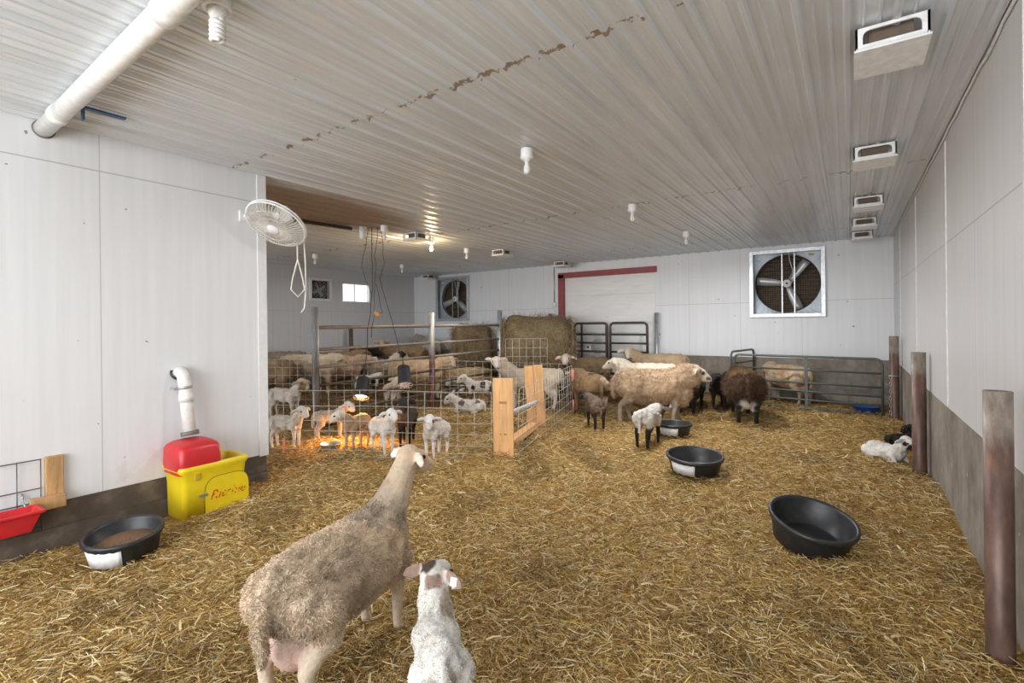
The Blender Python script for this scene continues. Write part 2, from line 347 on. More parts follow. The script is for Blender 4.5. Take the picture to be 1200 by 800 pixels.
# overhead door behind the gate with its red frame
b = MB()
for k in range(5):
    z0 = .02 + k * .61; b.span((DOOR[0] + .02, YF + .05, z0), (DOOR[1] - .02, YF + .10, min(z0 + .609, DOOR[3] - .01)))
dr = struct(b.build('door_1', M_DOOR, bevel=.004))
b = MB().span((DOOR[0] - .03, YF - .05, .0), (DOOR[0] + .14, YF + .1, DOOR[3])); b.span((DOOR[0] - .03, YF - .05, DOOR[3] - .10), (DOOR[1] + .04, YF + .1, DOOR[3] + .05))
struct(b.build('door_frame', M_REDPAINT, dr))
b = MB().span((-5.4, YF + .045, 1.85), (-4.7, YF + .05, 1.865)); struct(b.build('door_rail', M_GALV, dr))
# window
wn = struct(MB().span((XE - .12, HW[0], HW[2]), (XE - .10, HW[1], HW[3])).build('window_1', M_GLASS))
b = MB(); yc = (HW[0] + HW[1]) / 2
b.span((XE - .15, HW[0], HW[2]), (XE - .01, HW[0] + .03, HW[3])); b.span((XE - .15, HW[1] - .03, HW[2]), (XE - .01, HW[1], HW[3])); b.span((XE - .15, HW[0], HW[2]), (XE + .02, HW[1], HW[2] + .03)); b.span((XE - .15, HW[0], HW[3] - .03), (XE - .01, HW[1], HW[3])); b.span((XE - .14, yc - .012, HW[2]), (XE - .08, yc + .012, HW[3]))
struct(b.build('window_frame', M_WHITEPLASTIC, wn))
# ------------------------------------------------------------------ exhaust fans
def exhaust_fan(u0, u1, z0, z1, label, ang, grp='large exhaust fans in the far wall'):
    t = empty('exhaust_fan', ((u0 + u1) / 2, YF, z0), 0, label, 'fan', grp); W = u1 - u0; Hh = z1 - z0; f = .05
    b = MB(); 
    for (a, c) in (((-W / 2 - .03, 0), (-W / 2 + f, Hh)), ((W / 2 - f, 0), (W / 2 + .03, Hh))): b.span((a[0], -.07, a[1] - .03), (c[0], .0, c[1] + .03))
    for (a, c) in (((-W / 2, -.03), (W / 2, f)), ((-W / 2, Hh - f), (W / 2, Hh + .03))): b.span((a[0], -.065, a[1]), (c[0], .0, c[1]))
    b.build('frame', M_GALV, t, .004)
    b = MB(); D = .42
    for (p, q) in (((-W / 2, 0, 0), (-W / 2 + .01, D, Hh)), ((W / 2 - .01, 0, 0), (W / 2, D, Hh)), ((-W / 2, 0, 0), (W / 2, D, .01)), ((-W / 2, 0, Hh - .01), (W / 2, D, Hh))): b.span(p, q)
    b.build('housing', M_SHROUD, t)
    R = min(W, Hh) / 2 - .055; cz = Hh / 2; n = 48; b = MB(); vs = []; fs = []
    for k in range(n):
        th = 2 * math.pi * k / n; c, s = math.cos(th), math.sin(th); e = 1 / max(abs(c) / (W / 2), abs(s) / (Hh / 2))
        vs += [(R * c, .13, cz + R * s), (e * c, .10, cz + e * s), (R * c, .26, cz + R * s)]
    for k in range(n):
        j = (k + 1) % n; fs += [(3 * k, 3 * j, 3 * j + 1, 3 * k + 1), (3 * k, 3 * k + 2, 3 * j + 2, 3 * j)]
    b.add(vs, fs); b.build('shroud', M_SHROUD, t)
    b = MB().span((-W / 2, D - .02, 0), (W / 2, D, Hh))
    for k in range(14): z = .05 + k * (Hh - .1) / 14; b.box((0, D - .05, z + .03), (W - .03, .09, .006), Matrix.Rotation(.6, 3, 'X'))
    b.build('shutter', M_DARKGRILL, t)
    b = MB()
    for k in range(26):
        a = -R + (k + .5) * 2 * R / 26; l = math.sqrt(max(R * R - a * a, 0))
        b.tube([(a, .27, cz - l), (a, .27, cz + l)], .0035, 4); b.tube([(-l, .275, cz + a), (l, .275, cz + a)], .0035, 4)
    b.build('guard_mesh', simple('guard_wire', (.25, .20, .14), .6, .3), t)
    for x in (-.09, .15):
        MB().box((x, .09, cz), (.022, .022, Hh - .02)).build('strut', M_GALV, t)
    MB().tube([(0, .08, cz), (0, .20, cz)], .085, 20).build('hub', M_WHITEPLASTIC, t); hub = [o for o in t.children if o.name.startswith('hub')][0]
    MB().tube([(0, .065, cz), (0, .085, cz)], .022, 12).build('shaft', M_BLACK, hub)
    for k in range(3):
        th = math.radians(ang + 120 * k); b = MB(); vs = []; fs = []; m = 8
        for i in range(m):
            r = .07 + (R * .95 - .07) * i / (m - 1); hw = .055 + .035 * math.sin(min(1, i / 4) * 1.57); tw = .55 - .3 * i / (m - 1)
            for sgn in (-1, 1):
                for dy in (0, .008):
                    q = (r, hw * sgn * math.cos(tw)); y = .16 + dy + sgn * hw * math.sin(tw)
                    vs.append((q[0] * math.cos(th) - q[1] * math.sin(th), y, cz + q[0] * math.sin(th) + q[1] * math.cos(th)))
        for i in range(m - 1):
            a = 4 * i; fs += [(a, a + 2, a + 6, a + 4), (a + 1, a + 5, a + 7, a + 3), (a, a + 4, a + 5, a + 1), (a + 2, a + 3, a + 7, a + 6)]
        fs += [(0, 1, 3, 2), (4 * m - 4, 4 * m - 2, 4 * m - 1, 4 * m - 3)]
        b.add(vs, fs, True); b.build('blade', M_BLADE, t)
    MB().tube([(.05, .02, Hh - .03), (.06, .04, Hh - .2), (.12, .05, Hh - .42), (.13, .07, Hh - .62), (.09, .1, cz)], .008, 6).build('power_cord', M_WCORD, t)
    MB().span((W / 2 - .28, .09, Hh - .13), (W / 2 - .18, .10, Hh - .09)).build('warning_sticker', simple('orange_sticker', (.6, .35, .12), .5), t)
    MB().span((-W / 2 + .12, .09, Hh - .16), (-W / 2 + .19, .10, Hh - .12)).build('maker_plate', M_PAPER, t)
    return t
exhaust_fan(*FANS[0], 'large square exhaust fan high on the far wall near the right corner', 52)
exhaust_fan(*FANS[1], 'large square exhaust fan on the far wall, left of the red door frame', 80)
def small_fan():
    t = empty('wall_fan', (XE, (HF[0] + HF[1]) / 2, HF[2]), 0, 'small square exhaust fan in the end wall left of the bright window', 'fan'); W = HF[1] - HF[0]; Hh = HF[3] - HF[2]; cz = Hh / 2
    b = MB()
    for p, q in (((0, -W / 2 - .05, -.05), (.03, -W / 2 + .02, Hh + .05)), ((0, W / 2 - .02, -.05), (.03, W / 2 + .05, Hh + .05)), ((0, -W / 2, -.05), (.03, W / 2, .02)), ((0, -W / 2, Hh - .02), (.03, W / 2, Hh + .05))): b.span(p, q)
    b.build('frame', M_WHITEPLASTIC, t)
    MB().span((-.16, -W / 2, 0), (-.14, W / 2, Hh)).build('shutter', M_DARKGRILL, t)
    R = .25; b = MB()
    for r in (R, R * .75, R * .5, R * .25): b.tube([(-.02, r * math.cos(a), cz + r * math.sin(a)) for a in np.linspace(0, 2 * math.pi, 25)[:-1]], .005, 5, closed=True)
    for k in range(12): a = k * math.pi / 6; b.tube([(-.02, 0, cz), (-.02, R * math.cos(a), cz + R * math.sin(a))], .004, 5)
    b.build('guard', M_GALV, t)
    MB().tube([(-.12, 0, cz), (-.04, 0, cz)], .05, 14).build('hub', M_BLADE, t)
    for k in range(4):
        a = .5 + k * math.pi / 2; c = Vector((-.08, .13 * math.cos(a), cz + .13 * math.sin(a)))
        MB().box(c, (.006, .17, .09), Matrix.Rotation(a, 3, 'X') @ Matrix.Rotation(.5, 3, 'Y')).build('blade', M_BLADE, t)
small_fan()
# ------------------------------------------------------------------ ceiling fittings
def inlet(x, y, label, S=.33, L=.36, h=.125):
    t = empty('ceiling_vent', (x, y, ZC - h - .02), 0, label, 'vent', 'white air inlets in the ceiling')
    def side(a0, a1, axis, at, th):
        n = 10; o = []; wd = (a1 - a0); c = (a0 + a1) / 2; r = .035
        x0, x1, z0, z1 = a0 + .035, a1 - .035, .03, h - .018
        b = MB(); ring = []
        for (cx, cz, s0) in ((x1 - r, z1 - r, 0), (x0 + r, z1 - r, math.pi / 2)):
            for k in range(5): th_ = s0 + k * math.pi / 8; ring.append((cx + r * math.cos(th_), cz + r * math.sin(th_)))
        ring += [(x0, z0), (x1, z0)]
        out = []
        for (u, v) in ring:
            du, dv = (u - c), (v - h / 2); k = min((wd / 2) / max(abs(du), 1e-6), (h / 2) / max(abs(dv), 1e-6)); out.append((c + du * k, h / 2 + dv * k))
        for cu, cv in ((a1, h), (a0, h), (a0, 0), (a1, 0)):
            i = min(range(len(out)), key=lambda i: (out[i][0] - cu) ** 2 + (out[i][1] - cv) ** 2); out[i] = (cu, cv)
        m = len(ring); vs = []
        for tt in (at, at + th):
            for (u, v) in ring + out: vs.append((u, tt, v) if axis == 1 else (tt, u, v))
        fs = []
        for i in range(m):
            j = (i + 1) % m; fs += [(i, j, m + j, m + i), (2 * m + i, 3 * m + i, 3 * m + j, 2 * m + j), (i, 2 * m + i, 2 * m + j, j), (m + i, m + j, 3 * m + j, 3 * m + i)]
        b.add(vs, fs); return b
    side(-S / 2, S / 2, 1, -L / 2, .012).build('side_plate', M_WHITEPLASTIC, t)
    side(-S / 2, S / 2, 1, L / 2 - .012, .012).build('side_plate', M_WHITEPLASTIC, t)
    side(-L / 2, L / 2, 0, -S / 2, .012).build('side_plate', M_WHITEPLASTIC, t)
    side(-L / 2, L / 2, 0, S / 2 - .012, .012).build('side_plate', M_WHITEPLASTIC, t)
    b = MB().box((0, -.0, -.006), (S + .012, L + .03, .012))
    for k in range(24): b.box((-S / 2 + .007 + k * S / 24, -L / 2 - .012, .004), (.007, .006, .012))
    b.build('bottom_flap', M_WHITEPLASTIC, t, .002)
    MB().box((0, 0, (h + .012) / 2 + .006), (S * .62, L * .62, h - .004)).build('dark_backing', simple('shadowy_duct', (.16, .12, .09), .9), t)  # dark block added to stand for the shade inside the inlet
    return t
for x, y, l in [(.207, 3.62, 'white ceiling air inlet nearest the camera, top right of the photo'), (.212, 5.96, 'second white ceiling air inlet along the right wall'), (.222, 8.3, 'third white ceiling air inlet along the right wall'),
                (.217, 10.0, 'fourth white ceiling air inlet along the right wall'), (.210, 11.45, 'last white ceiling air inlet along the right wall, beside the far corner'),
                (-6.45, 6.45, 'white ceiling air inlet beside the glowing bulb above the pens'), (-6.40, 9.05, 'white ceiling air inlet behind the glowing bulb, over the hay bales'), (-6.35, 11.75, 'white ceiling air inlet against the far wall above the red door frame'), (-11.5, 12.0, 'white ceiling air inlet in the far left corner above the left exhaust fan')]:
    inlet(x, y, l)
def ceiling_lamp(x, y, label, kind='bulb', mat=None):
    t = empty('ceiling_lamp', (x, y, ZC - .29), 0, label, 'lamp', 'bare bulb holders on the ceiling'); z = .27
    if kind == 'bulb':
        MB().tube([(0, 0, z), (0, 0, z - .075)], .058, 22).build('junction_box', M_WHITEPLASTIC, t, .004)
        MB().lathe([(.0, z - .075), (.064, z - .077), (.064, z - .088), (.035, z - .1), (.026, z - .125), (.0, z - .125)], 20).build('socket', M_WHITEPLASTIC, t); t_ = [o for o in t.children if o.name.startswith('socket')][0]
        MB().lathe([(.0, z - .12), (.015, z - .125), (.018, z - .145), (.030, z - .175), (.034, z - .2), (.028, z - .222), (.012, z - .236), (.0, z - .238)], 18).build('bulb', mat or simple('frosted_bulb', (.85, .85, .84), .25), t_)
    else:
        MB().tube([(0, 0, z), (0, 0, z - .05)], .07, 22).build('junction_box', M_WHITEPLASTIC, t, .004)
        MB().lathe([(.0, z - .05), (.05, z - .05), (.04, z - .08), (.03, z - .1), (.0, z - .1)], 20).build('socket', M_WHITEPLASTIC, t)
        b = MB(); pts = [(.028 * math.cos(a), .028 * math.sin(a), z - .1 - .11 * a / 31.4) for a in np.linspace(0, 31.4, 80)]
        b.tube(pts, .011, 8); b.build('spiral_bulb', simple('frosted_bulb', (.85, .85, .84), .25), t)
    return t
ceiling_lamp(-2.62, 1.238, 'spiral bulb in a white holder near the camera, beside the ceiling pipe', 'spiral')
ceiling_lamp(-2.50, 3.95, 'large bare bulb in a white holder in the middle of the ceiling')
ceiling_lamp(-2.49, 6.67, 'second bare bulb on the ceiling with a dark stained box, left of the ceiling inlets')
ceiling_lamp(-2.44, 9.25, 'small bare bulb nearest the far wall, above the gates')
ceiling_lamp(-6.84, 8.33, 'unlit bare bulb on the ceiling just right of the glowing bulb')
lit = ceiling_lamp(-6.6, 6.98, 'glowing warm bare bulb on the ceiling above the pens', 'bulb', M_LIT)
ceiling_lamp(-10.1, 6.85, 'small bare bulb above the end wall fan'); ceiling_lamp(-10.0, 9.43, 'small bare bulb above the end wall window'); ceiling_lamp(-6.33, 5.58, 'short grey bulb holder between the hanging cords and the glowing bulb')
for x, y, wt in ((-2.50, 3.95, 45), (-2.49, 6.67, 70), (-2.44, 9.25, 85), (-6.84, 8.33, 28), (-10.1, 6.85, 10), (-10.0, 9.43, 16)):
    l = bpy.data.lights.new('ceiling_fill_light', 'AREA'); l.shape = 'DISK'; l.size = .16; l.energy = wt; l.color = (.98, .98, 1); o = bpy.data.objects.new('ceiling_fill_light', l); C.objects.link(o); o.location = (x, y, ZC - .30)  # fill discs added below the bulbs, which are themselves unlit
for o_, (x, y, wt, cl) in {'warm_bulb_light': (-6.6, 6.98, 26, (1, .72, .40))}.items():
    l = bpy.data.lights.new(o_, 'POINT'); l.energy = wt; l.color = cl; l.shadow_soft_size = .05; o = bpy.data.objects.new(o_, l); C.objects.link(o); o.location = (x, y, ZC - .36)
# junction with hanging cords
t = empty('junction_box', (-6.72, 5.46, ZC - .22), 0, 'white cylindrical socket on the ceiling at the end of the dark pipe', 'socket')
MB().tube([(0, 0, .2), (0, 0, .0)], .055, 18).build('body', M_WHITEPLASTIC, t); MB().tube([(0, 0, .2), (0, 0, .22)], .075, 18).build('base', M_GALV, t)
b = MB().tube([(-6.95, 3.1, ZC - .05), (-6.97, 4.3, ZC - .05), (-6.8, 5.3, ZC - .06)], .028, 8); tag(b.build('ceiling_conduit', M_DARKPIPE), 'dark rusty conduit running along the stained ceiling behind the wall fan', 'pipe')
b = MB()
random.seed(3)
def dangle(p, q, sag=.0, n=14, wob=.02):
    p, q = Vector(p), Vector(q); out = []; n = max(4, n // 2); wob *= .55
    for i in range(n + 1):
        f = i / n; v = p.lerp(q, f); k = math.sin(math.pi * f)
        out.append(v + Vector((random.uniform(-wob, wob) * k, random.uniform(-wob, wob) * k, -sag * k)))
    return out
z1 = ZC - .02
t = empty('hanging_cords', (-6.6, 5.55, 1.6), 0, 'bundle of thin black extension cords hanging from the ceiling with an orange plug', 'cord')
L_ = Vector(t.location)
def rel(pts): return [Vector(p) - L_ for p in pts]
MB().tube(rel(dangle((-6.60, 5.55, z1), (-6.6, 5.55, 2.35), 0, 16, .02) + dangle((-6.6, 5.55, 2.3), (spot(426, 7.35)[0], spot(426, 7.35)[1], .98), 0, 12, .03)), .006, 6).build('cord', M_CORD, t)
MB().tube(rel(dangle((-6.52, 5.60, z1), (-6.58, 5.58, 2.4), 0, 12, .05) + dangle((-6.56, 5.56, 2.3), (-6.62, 5.53, 1.5), 0, 10, .03)), .005, 6).build('cord', M_CORD, t)
MB().tube(rel(dangle((-6.64, 5.52, z1), (-6.75, 5.46, 2.7), 0, 8, .03) + dangle((-6.7, 5.48, 2.5), (-6.60, 5.55, 2.2), 0, 6, .02)), .0045, 6).build('cord', M_CORD, t)
MB().tube(rel(dangle((-6.50, 5.64, z1), (-6.44, 5.68, 2.75), 0, 8, .03) + dangle((-6.5, 5.62, 2.5), (spot(472, 7.5)[0], spot(472, 7.5)[1], 1.13), 0, 12, .03)), .005, 6).build('cord', M_CORD, t)
MB().tube(rel(dangle((-6.55, 5.58, 2.4), (-6.47, 5.64, 1.92), -.02, 8, .03) + [(-6.5, 5.6, 1.88)]), .005, 6).build('cord', M_CORD, t)
MB().box(Vector((-6.53, 5.58, 1.9)) - L_, (.11, .05, .05), Matrix.Rotation(.5, 3, 'Y')).build('plug', M_ORANGE, t, .01)
# big white pipe under the ceiling
t = empty('ceiling_pipe', (XL, 1.17, 3.29), 0, 'thick white plastic pipe running under the ceiling out of the left wall', 'pipe')
MB().tube([(-.02, 0, 0), (3.4, -.11, 0.0)], .062, 26).build('pipe', M_PVC, t); MB().tube([(.40, -.013, 0), (.50, -.016, 0)], .070, 26).build('coupling', M_PVC, t); MB().tube([(2.42, -.078, 0), (2.56, -.083, 0)], .070, 26).build('coupling', M_PVC, t)
MB().tube([(.0, 0, 0), (.012, 0, 0)], .072, 26).build('wall_collar', M_GREYLINER, t)
b = MB().box((.62, .17, .045), (.05, .34, .012)); b.box((.64, .075, .0), (.045, .012, .11)); b.build('blue_strap', M_BLUEM, t)
# ------------------------------------------------------------------ oscillating wall fan on the partition end
def wall_fan():
    P = np.array([0, 0, CH])
    c = Vector((-4.95, 2.90, 2.765)); t = empty('oscillating_fan', c, 0, 'round white caged fan tilted downwards on the end of the left wall', 'fan')
    view = (Vector((0, 0, CH)) - c).normalized(); right = Vector(rt0); down = Vector((0, 0, -1))
    n = (view * .62 + right * -.43 + down * .66).normalized(); q = n.to_track_quat('Z', 'Y').to_matrix(); R = .305
    def T(p): return q @ Vector(p)
    b = MB()
    for k in range(56):
        a = 2 * math.pi * k / 56; ca, sa = math.cos(a), math.sin(a)
        b.tube([T((.07 * ca, .07 * sa, .075)), T((R * .6 * ca, R * .6 * sa, .068)), T((R * .95 * ca, R * .95 * sa, .04)), T((R * ca, R * sa, .0))], .0034, 4, False)
    for r, z in ((R * .5, .07), (R * .78, .058)): b.tube([T((r * math.cos(a), r * math.sin(a), z)) for a in np.linspace(0, 6.283, 49)[:-1]], .003, 5, closed=True)
    b.build('front_cage', M_WCORD, t)
    b = MB()
    for k in range(56):
        a = 2 * math.pi * k / 56; ca, sa = math.cos(a), math.sin(a)
        b.tube([T((.06 * ca, .06 * sa, -.10)), T((R * .8 * ca, R * .8 * sa, -.085)), T((R * ca, R * sa, -.03))], .0034, 4, False)
    b.build('rear_cage', M_WCORD, t)
    b = MB()
    for z, rr in ((0, .009), (-.03, .008)): b.tube([T((R * math.cos(a), R * math.sin(a), z)) for a in np.linspace(0, 6.283, 65)[:-1]], rr, 8, closed=True)
    b.build('rim', M_WHITEPLASTIC, t)
    MB().lathe([(0, .085), (.06, .083), (.07, .07), (.0, .068)], 24, q).build('badge_cap', M_WHITEPLASTIC, t)
    MB().lathe([(0, -.26), (.05, -.25), (.085, -.2), (.09, -.12), (.07, -.09), (0, -.09)], 24, q).build('motor', M_WHITEPLASTIC, t)
    for k in range(3):
        a0 = k * 2.094 + .4; b = MB(); vs = []; fs = []
        for i in range(7):
            for j in range(5):
                r = .05 + .22 * i / 6; a = a0 + (j - 2) * .18 * (1 - .12 * i / 6) + .1 * i / 6; vs.append(T((r * math.cos(a), r * math.sin(a), -.02 - (j - 2) * .012)))
        for i in range(6):
            for j in range(4): fs.append((i * 5 + j, i * 5 + j + 1, (i + 1) * 5 + j + 1, (i + 1) * 5 + j))
        b.add(vs, fs, True); o = b.build('blade', simple('clear_grey_blade', (.62, .61, .58), .3), t); so = o.modifiers.new('s', 'SOLIDIFY'); so.thickness = .003
    w0 = Vector((XL, 2.74, 2.87)) - c
    b = MB().tube([w0, w0 + Vector((.08, .02, .0)), T((0, 0, -.18))], .02, 10); b.build('arm', M_WHITEPLASTIC, t)
    MB().box(w0 + Vector((.012, 0, 0)), (.024, .10, .12)).build('bracket', M_WHITEPLASTIC, t, .005)
    rp = T((R * .55, -R * .75, -.03)); low = T((R * .98, 0, 0))
    # cords hang straight down from the cage
    k0 = Vector((-4.93, 3.13, 2.52)) - c
    b = MB().tube([k0 + Vector((0, 0, .12)), k0, k0 + Vector((0, .0, -.10)), k0 + Vector((-.03, -.04, -.3)), k0 + Vector((-.04, -.055, -.42)), k0 + Vector((-.0, -.0, -.50)), k0 + Vector((.04, .055, -.42)), k0 + Vector((.03, .04, -.3)), k0 + Vector((.002, .003, -.10))], .008, 8); b.build('cord_loop', M_WCORD, t)
    k1 = Vector((-4.92, 3.20, 2.70)) - c
    MB().tube([low.lerp(k1, .85), k1, k1 + Vector((.01, .01, -.3)), k1 + Vector((.012, .012, -.6)), k1 + Vector((0, 0, -.80)), k1 + Vector((-.02, -.03, -.85))], .008, 8).build('power_cord', M_WCORD, t)
wall_fan()
# ------------------------------------------------------------------ left wall things
def waterer():
    x0, x1, y0, y1, h = -5.255, -4.88, 1.965, 2.54, .47
    t = empty('livestock_waterer', ((x0 + x1) / 2, (y0 + y1) / 2, -.02), 0, 'yellow plastic stock waterer with a red lid box standing against the left wall', 'waterer'); W = x1 - x0; L = y1 - y0
    b = MB(); nseg = []
    def rr(w_, l_, r, z, n=5):
        out = []
        for cx, cy, a0 in ((w_ / 2 - r, l_ / 2 - r, 0), (-w_ / 2 + r, l_ / 2 - r, 1), (-w_ / 2 + r, -l_ / 2 + r, 2), (w_ / 2 - r, -l_ / 2 + r, 3)):
            for k in range(n): a = (a0 + k / (n - 1)) * math.pi / 2; out.append((cx + r * math.cos(a), cy + r * math.sin(a), z))
        return out
    rings = [rr(W - .02, L - .03, .05, 0), rr(W - .01, L - .02, .05, .30), rr(W, L, .05, .40), rr(W + .03, L + .03, .05, .43), rr(W + .03, L + .03, .05, h), rr(W - .01, L - .01, .045, h + .008), rr(W - .05, L - .05, .04, h - .005), rr(W - .07, L - .07, .04, h - .16)]
    n = len(rings[0]); vs = [p for r in rings for p in r]; fs = []
    for i in range(len(rings) - 1):
        for k in range(n): fs.append((i * n + k, i * n + (k + 1) % n, (i + 1) * n + (k + 1) % n, (i + 1) * n + k))
    fs.append(tuple(range(n))[::-1]); b.add(vs, fs, True); b.build('tank', M_YELLOW, t)
    MB().add(rings[7], [tuple(range(n))]).build('drinking_bowl', M_GREYLINER, t)
    # arched access panel on the front face
    pts = [(.205 * math.cos(a), .21 * math.sin(a) ** .8 if math.sin(a) > 0 else 0) for a in np.linspace(0, math.pi, 17)]
    front = W / 2 - .004; yc = .10
    loop = [(front, yc + .20, .02)] + [(front, yc + .20 * (abs(math.cos(a)) ** .5) * (1 if math.cos(a) > 0 else -1), .14 + .20 * math.sin(a) ** .6) for a in np.linspace(0.02, math.pi - .02, 19)] + [(front, yc - .20, .02)]
    MB().tube(loop, .005, 6).build('access_panel_groove', simple('dark_groove', (.22, .16, .01), .7), t)
    MB().prism([(y, z) for (_, y, z) in loop], 0, front - .012, front + .004).build('access_panel', M_YELLOW, t); panel = [o for o in t.children if o.name.startswith('access_panel') and 'groove' not in o.name][0]
    MB().box((front + .004, yc - .21, .19), (.012, .07, .022)).build('latch', M_GREYLINER, panel); MB().box((front + .004, -.16, .375), (.016, .05, .07)).build('plug_socket', simple('yellow_dark', (.55, .40, .02), .5), t, .006)
    # red float cover
    b = MB(); y_c = -L / 2 + .165
    r2 = [rr(W - .01, .35, .05, .40), rr(W + .02, .37, .06, .475), rr(W + .01, .36, .06, .62), rr(W - .03, .33, .06, .65), rr(W - .10, .26, .06, .675), rr(W - .2, .17, .05, .69)]
    vs = [(p[0], p[1] + y_c, p[2]) for r in r2 for p in r]; fs = []
    for i in range(len(r2) - 1):
        for k in range(n): fs.append((i * n + k, i * n + (k + 1) % n, (i + 1) * n + (k + 1) % n, (i + 1) * n + k))
    fs.append(tuple(range((len(r2) - 1) * n, len(r2) * n))); b.add(vs, fs, True); lid = b.build('red_lid_box', M_RED, t)
    for k in (0, 1): MB().tube([(W / 2 - .03, y_c + .06 + k * .02, .56 - k * .08), (W / 2 - .008, y_c + .06 + k * .02, .56 - k * .08)], .018, 12).build('bolt', simple('dark_red', (.3, .01, .01), .5), lid)
    cu = bpy.data.curves.new('faded_lettering', 'FONT'); cu.body = 'Ritchie'; cu.size = .115; cu.shear = .35; cu.extrude = .001; cu.align_x = 'CENTER'
    o = bpy.data.objects.new('tmp', cu); C.objects.link(o); bpy.context.view_layer.update()
    me = bpy.data.meshes.new_from_object(o.evaluated_get(bpy.context.evaluated_depsgraph_get())); bpy.data.objects.remove(o)
    m, nt, bs = mk('worn_red_print'); v = coord(nt); f = noise(nt, 26, 3, v)
    c = ramp(nt, f, [(.47, (.80, .60, .015)), (.50, (.55, .03, .02))]); nt.links.new(c, bs.inputs['Base Color'])
    me.materials.clear(); me.materials.append(m); o = bpy.data.objects.new('faded_lettering', me); C.objects.link(o); o.parent = panel
    o.rotation_euler = (math.pi / 2, 0, math.pi / 2); o.location = (front + .0055, yc, .135)
    tag(o, 'worn red script lettering')
waterer()
t = empty('supply_pipe', (XL, 2.12, .68), 0, 'white plastic supply pipe leaning from the left wall down to the red lid', 'pipe')
MB().tube([(-.02, -.01, .59), (.05, -.01, .60), (.085, -.005, .57), (.10, 0, .50), (.115, .01, .30), (.155, .02, .02)], .054, 22).build('pipe', M_PVC, t)
MB().tube([(.106, .005, .40), (.112, .008, .32)], .060, 22).build('coupling', M_PVC, t); MB().tube([(.102, .0, .47), (.105, .002, .445)], .061, 22).build('clamp', M_GALV, t)
b = MB().box((.05, -.075, .45), (.10, .02, .02)); b.build('clamp_screw', M_GALV, t); MB().tube([(.001, -.01, .59), (.012, -.01, .595)], .075, 22).build('wall_hole_collar', M_BLACK, t)
b = MB().tube([(.148, .018, .05), (.155, .02, .01)], .075, 22); b.build('rubber_boot', M_GREYLINER, t)
t = empty('wooden_bracket', (XL, 1.21, .29), 0, 'weathered wooden block bracket screwed to the left wall beside the red trough', 'bracket')
MB().span((.0, -.058, .0), (.045, .05, .40)).build('upright_block', M_WOODOLD, t, .004); MB().span((.045, -.16, .0), (.10, .05, .10)).build('lower_block', M_WOODOLD, t, .004)
t = empty('wall_wire_panel', (XL + .015, .5, .3), 0, 'wire panel on the left wall behind the red trough', 'wire panel')
b = MB()
for z in (.38, .155, .05, -.15): b.tube([(.01, -1.0, z), (.01, .63, z)], .004, 6)
for y in (-.6, -.2, .14, .49, .625): b.tube([(.014, y, -.2), (.014, y, .38)], .004, 6)
b.build('wire_mesh', simple('dark_wire', (.12, .11, .10), .5, .5), t)
def trough():
    t = empty('feed_trough', (XL + .215, .75, .2), 0, 'red plastic feed trough hooked on the left wall at the photo edge', 'trough')
    b = MB(); L = .33
    def ring(w_, l_, z, c=0.): return [(w_ / 2 + c, l_, z), (-w_ / 2 + c, l_, z), (-w_ / 2 + c, -l_, z), (w_ / 2 + c, -l_, z)]
    R_ = [ring(.10, L - .06, .0), ring(.18, L - .01, .135), ring(.215, L + .01, .14), ring(.215, L + .01, .16), ring(.175, L - .012, .16), ring(.09, L - .07, .015)]
    vs = [p for r in R_ for p in r]; fs = [(3, 2, 1, 0), (20, 21, 22, 23)]
    for i in range(5):
        for k in range(4): fs.append((i * 4 + k, i * 4 + (k + 1) % 4, (i + 1) * 4 + (k + 1) % 4, (i + 1) * 4 + k))
    b.add(vs, fs); b.build('basin', M_RED, t, .006)
    for y in (.27, -.2): MB().tube([(-.09, y, .15), (-.15, y, .17), (-.195, y, .20), (-.20, y, .235), (-.17, y, .20)], .006, 6).build('hook', M_GALV, t)
trough()
# small fittings on the walls
t = empty('switch_box', (-6.92, YF, 2.24), 0, 'small grey switch box with conduit left of the red door frame', 'switch')
MB().span((-.05, -.05, -.06), (.05, 0, .06)).build('box', M_GALV, t, .005); MB().tube([(0, -.02, .06), (0, -.02, 1.08)], .014, 8).build('conduit', M_GALV, t)
# ------------------------------------------------------------------ rubber tubs and dishes
def tub(x, y, R, h, label, tilt=(0, 0), feed=None, paper=None, zoff=0):
    z = float(gz(x, y)) + zoff
    t = empty('feed_tub', (x, y, z), 0, label, 'tub', 'black rubber feed tubs on the straw'); M = Matrix.Rotation(tilt[0], 3, 'X') @ Matrix.Rotation(tilt[1], 3, 'Y')
    b = MB(); r0 = R * .80
    prof = [(0.001, 0), (r0, 0), (r0 + .01, .01), (R * .94, h - .05), (R * .95, h - .045), (R, h - .04), (R + .008, h - .02), (R + .004, h), (R - .014, h + .001), (R - .022, h - .02), (r0 - .014, .03), (r0 - .04, .022), (.001, .02)]
    b.lathe(prof, 56, M); b.build('basin', M_RUBBER, t)
    if feed: 
        b = MB(); b.lathe([(.001, feed + .012), (r0 * .5, feed + .008), (r0 * .80, feed - .005), (r0 + (R - r0) * feed / h - .02, feed - .02)], 40, M); b.build('feed', M_FEED, t)
    if paper:
        a0, a1, z0, z1 = paper; vs = []; fs = []; n = 12
        for i in range(n + 1):
            a = a0 + (a1 - a0) * i / n
            for zz in (z0 + .006 * math.sin(i * 1.7), z1 + .004 * math.sin(i * 2.3)):
                r = r0 + .012 + (R * .94 - r0 - .01) * (zz - .01) / (h - .06) + .003; vs.append(M @ Vector((r * math.cos(a), r * math.sin(a), zz)))
        for i in range(n): fs.append((2 * i, 2 * i + 2, 2 * i + 3, 2 * i + 1))
        b = MB(); b.add(vs, fs, True); o = b.build('paper_label', M_PAPER, t); s = o.modifiers.new('s', 'SOLIDIFY'); s.thickness = .002; s.offset = 1
    return t
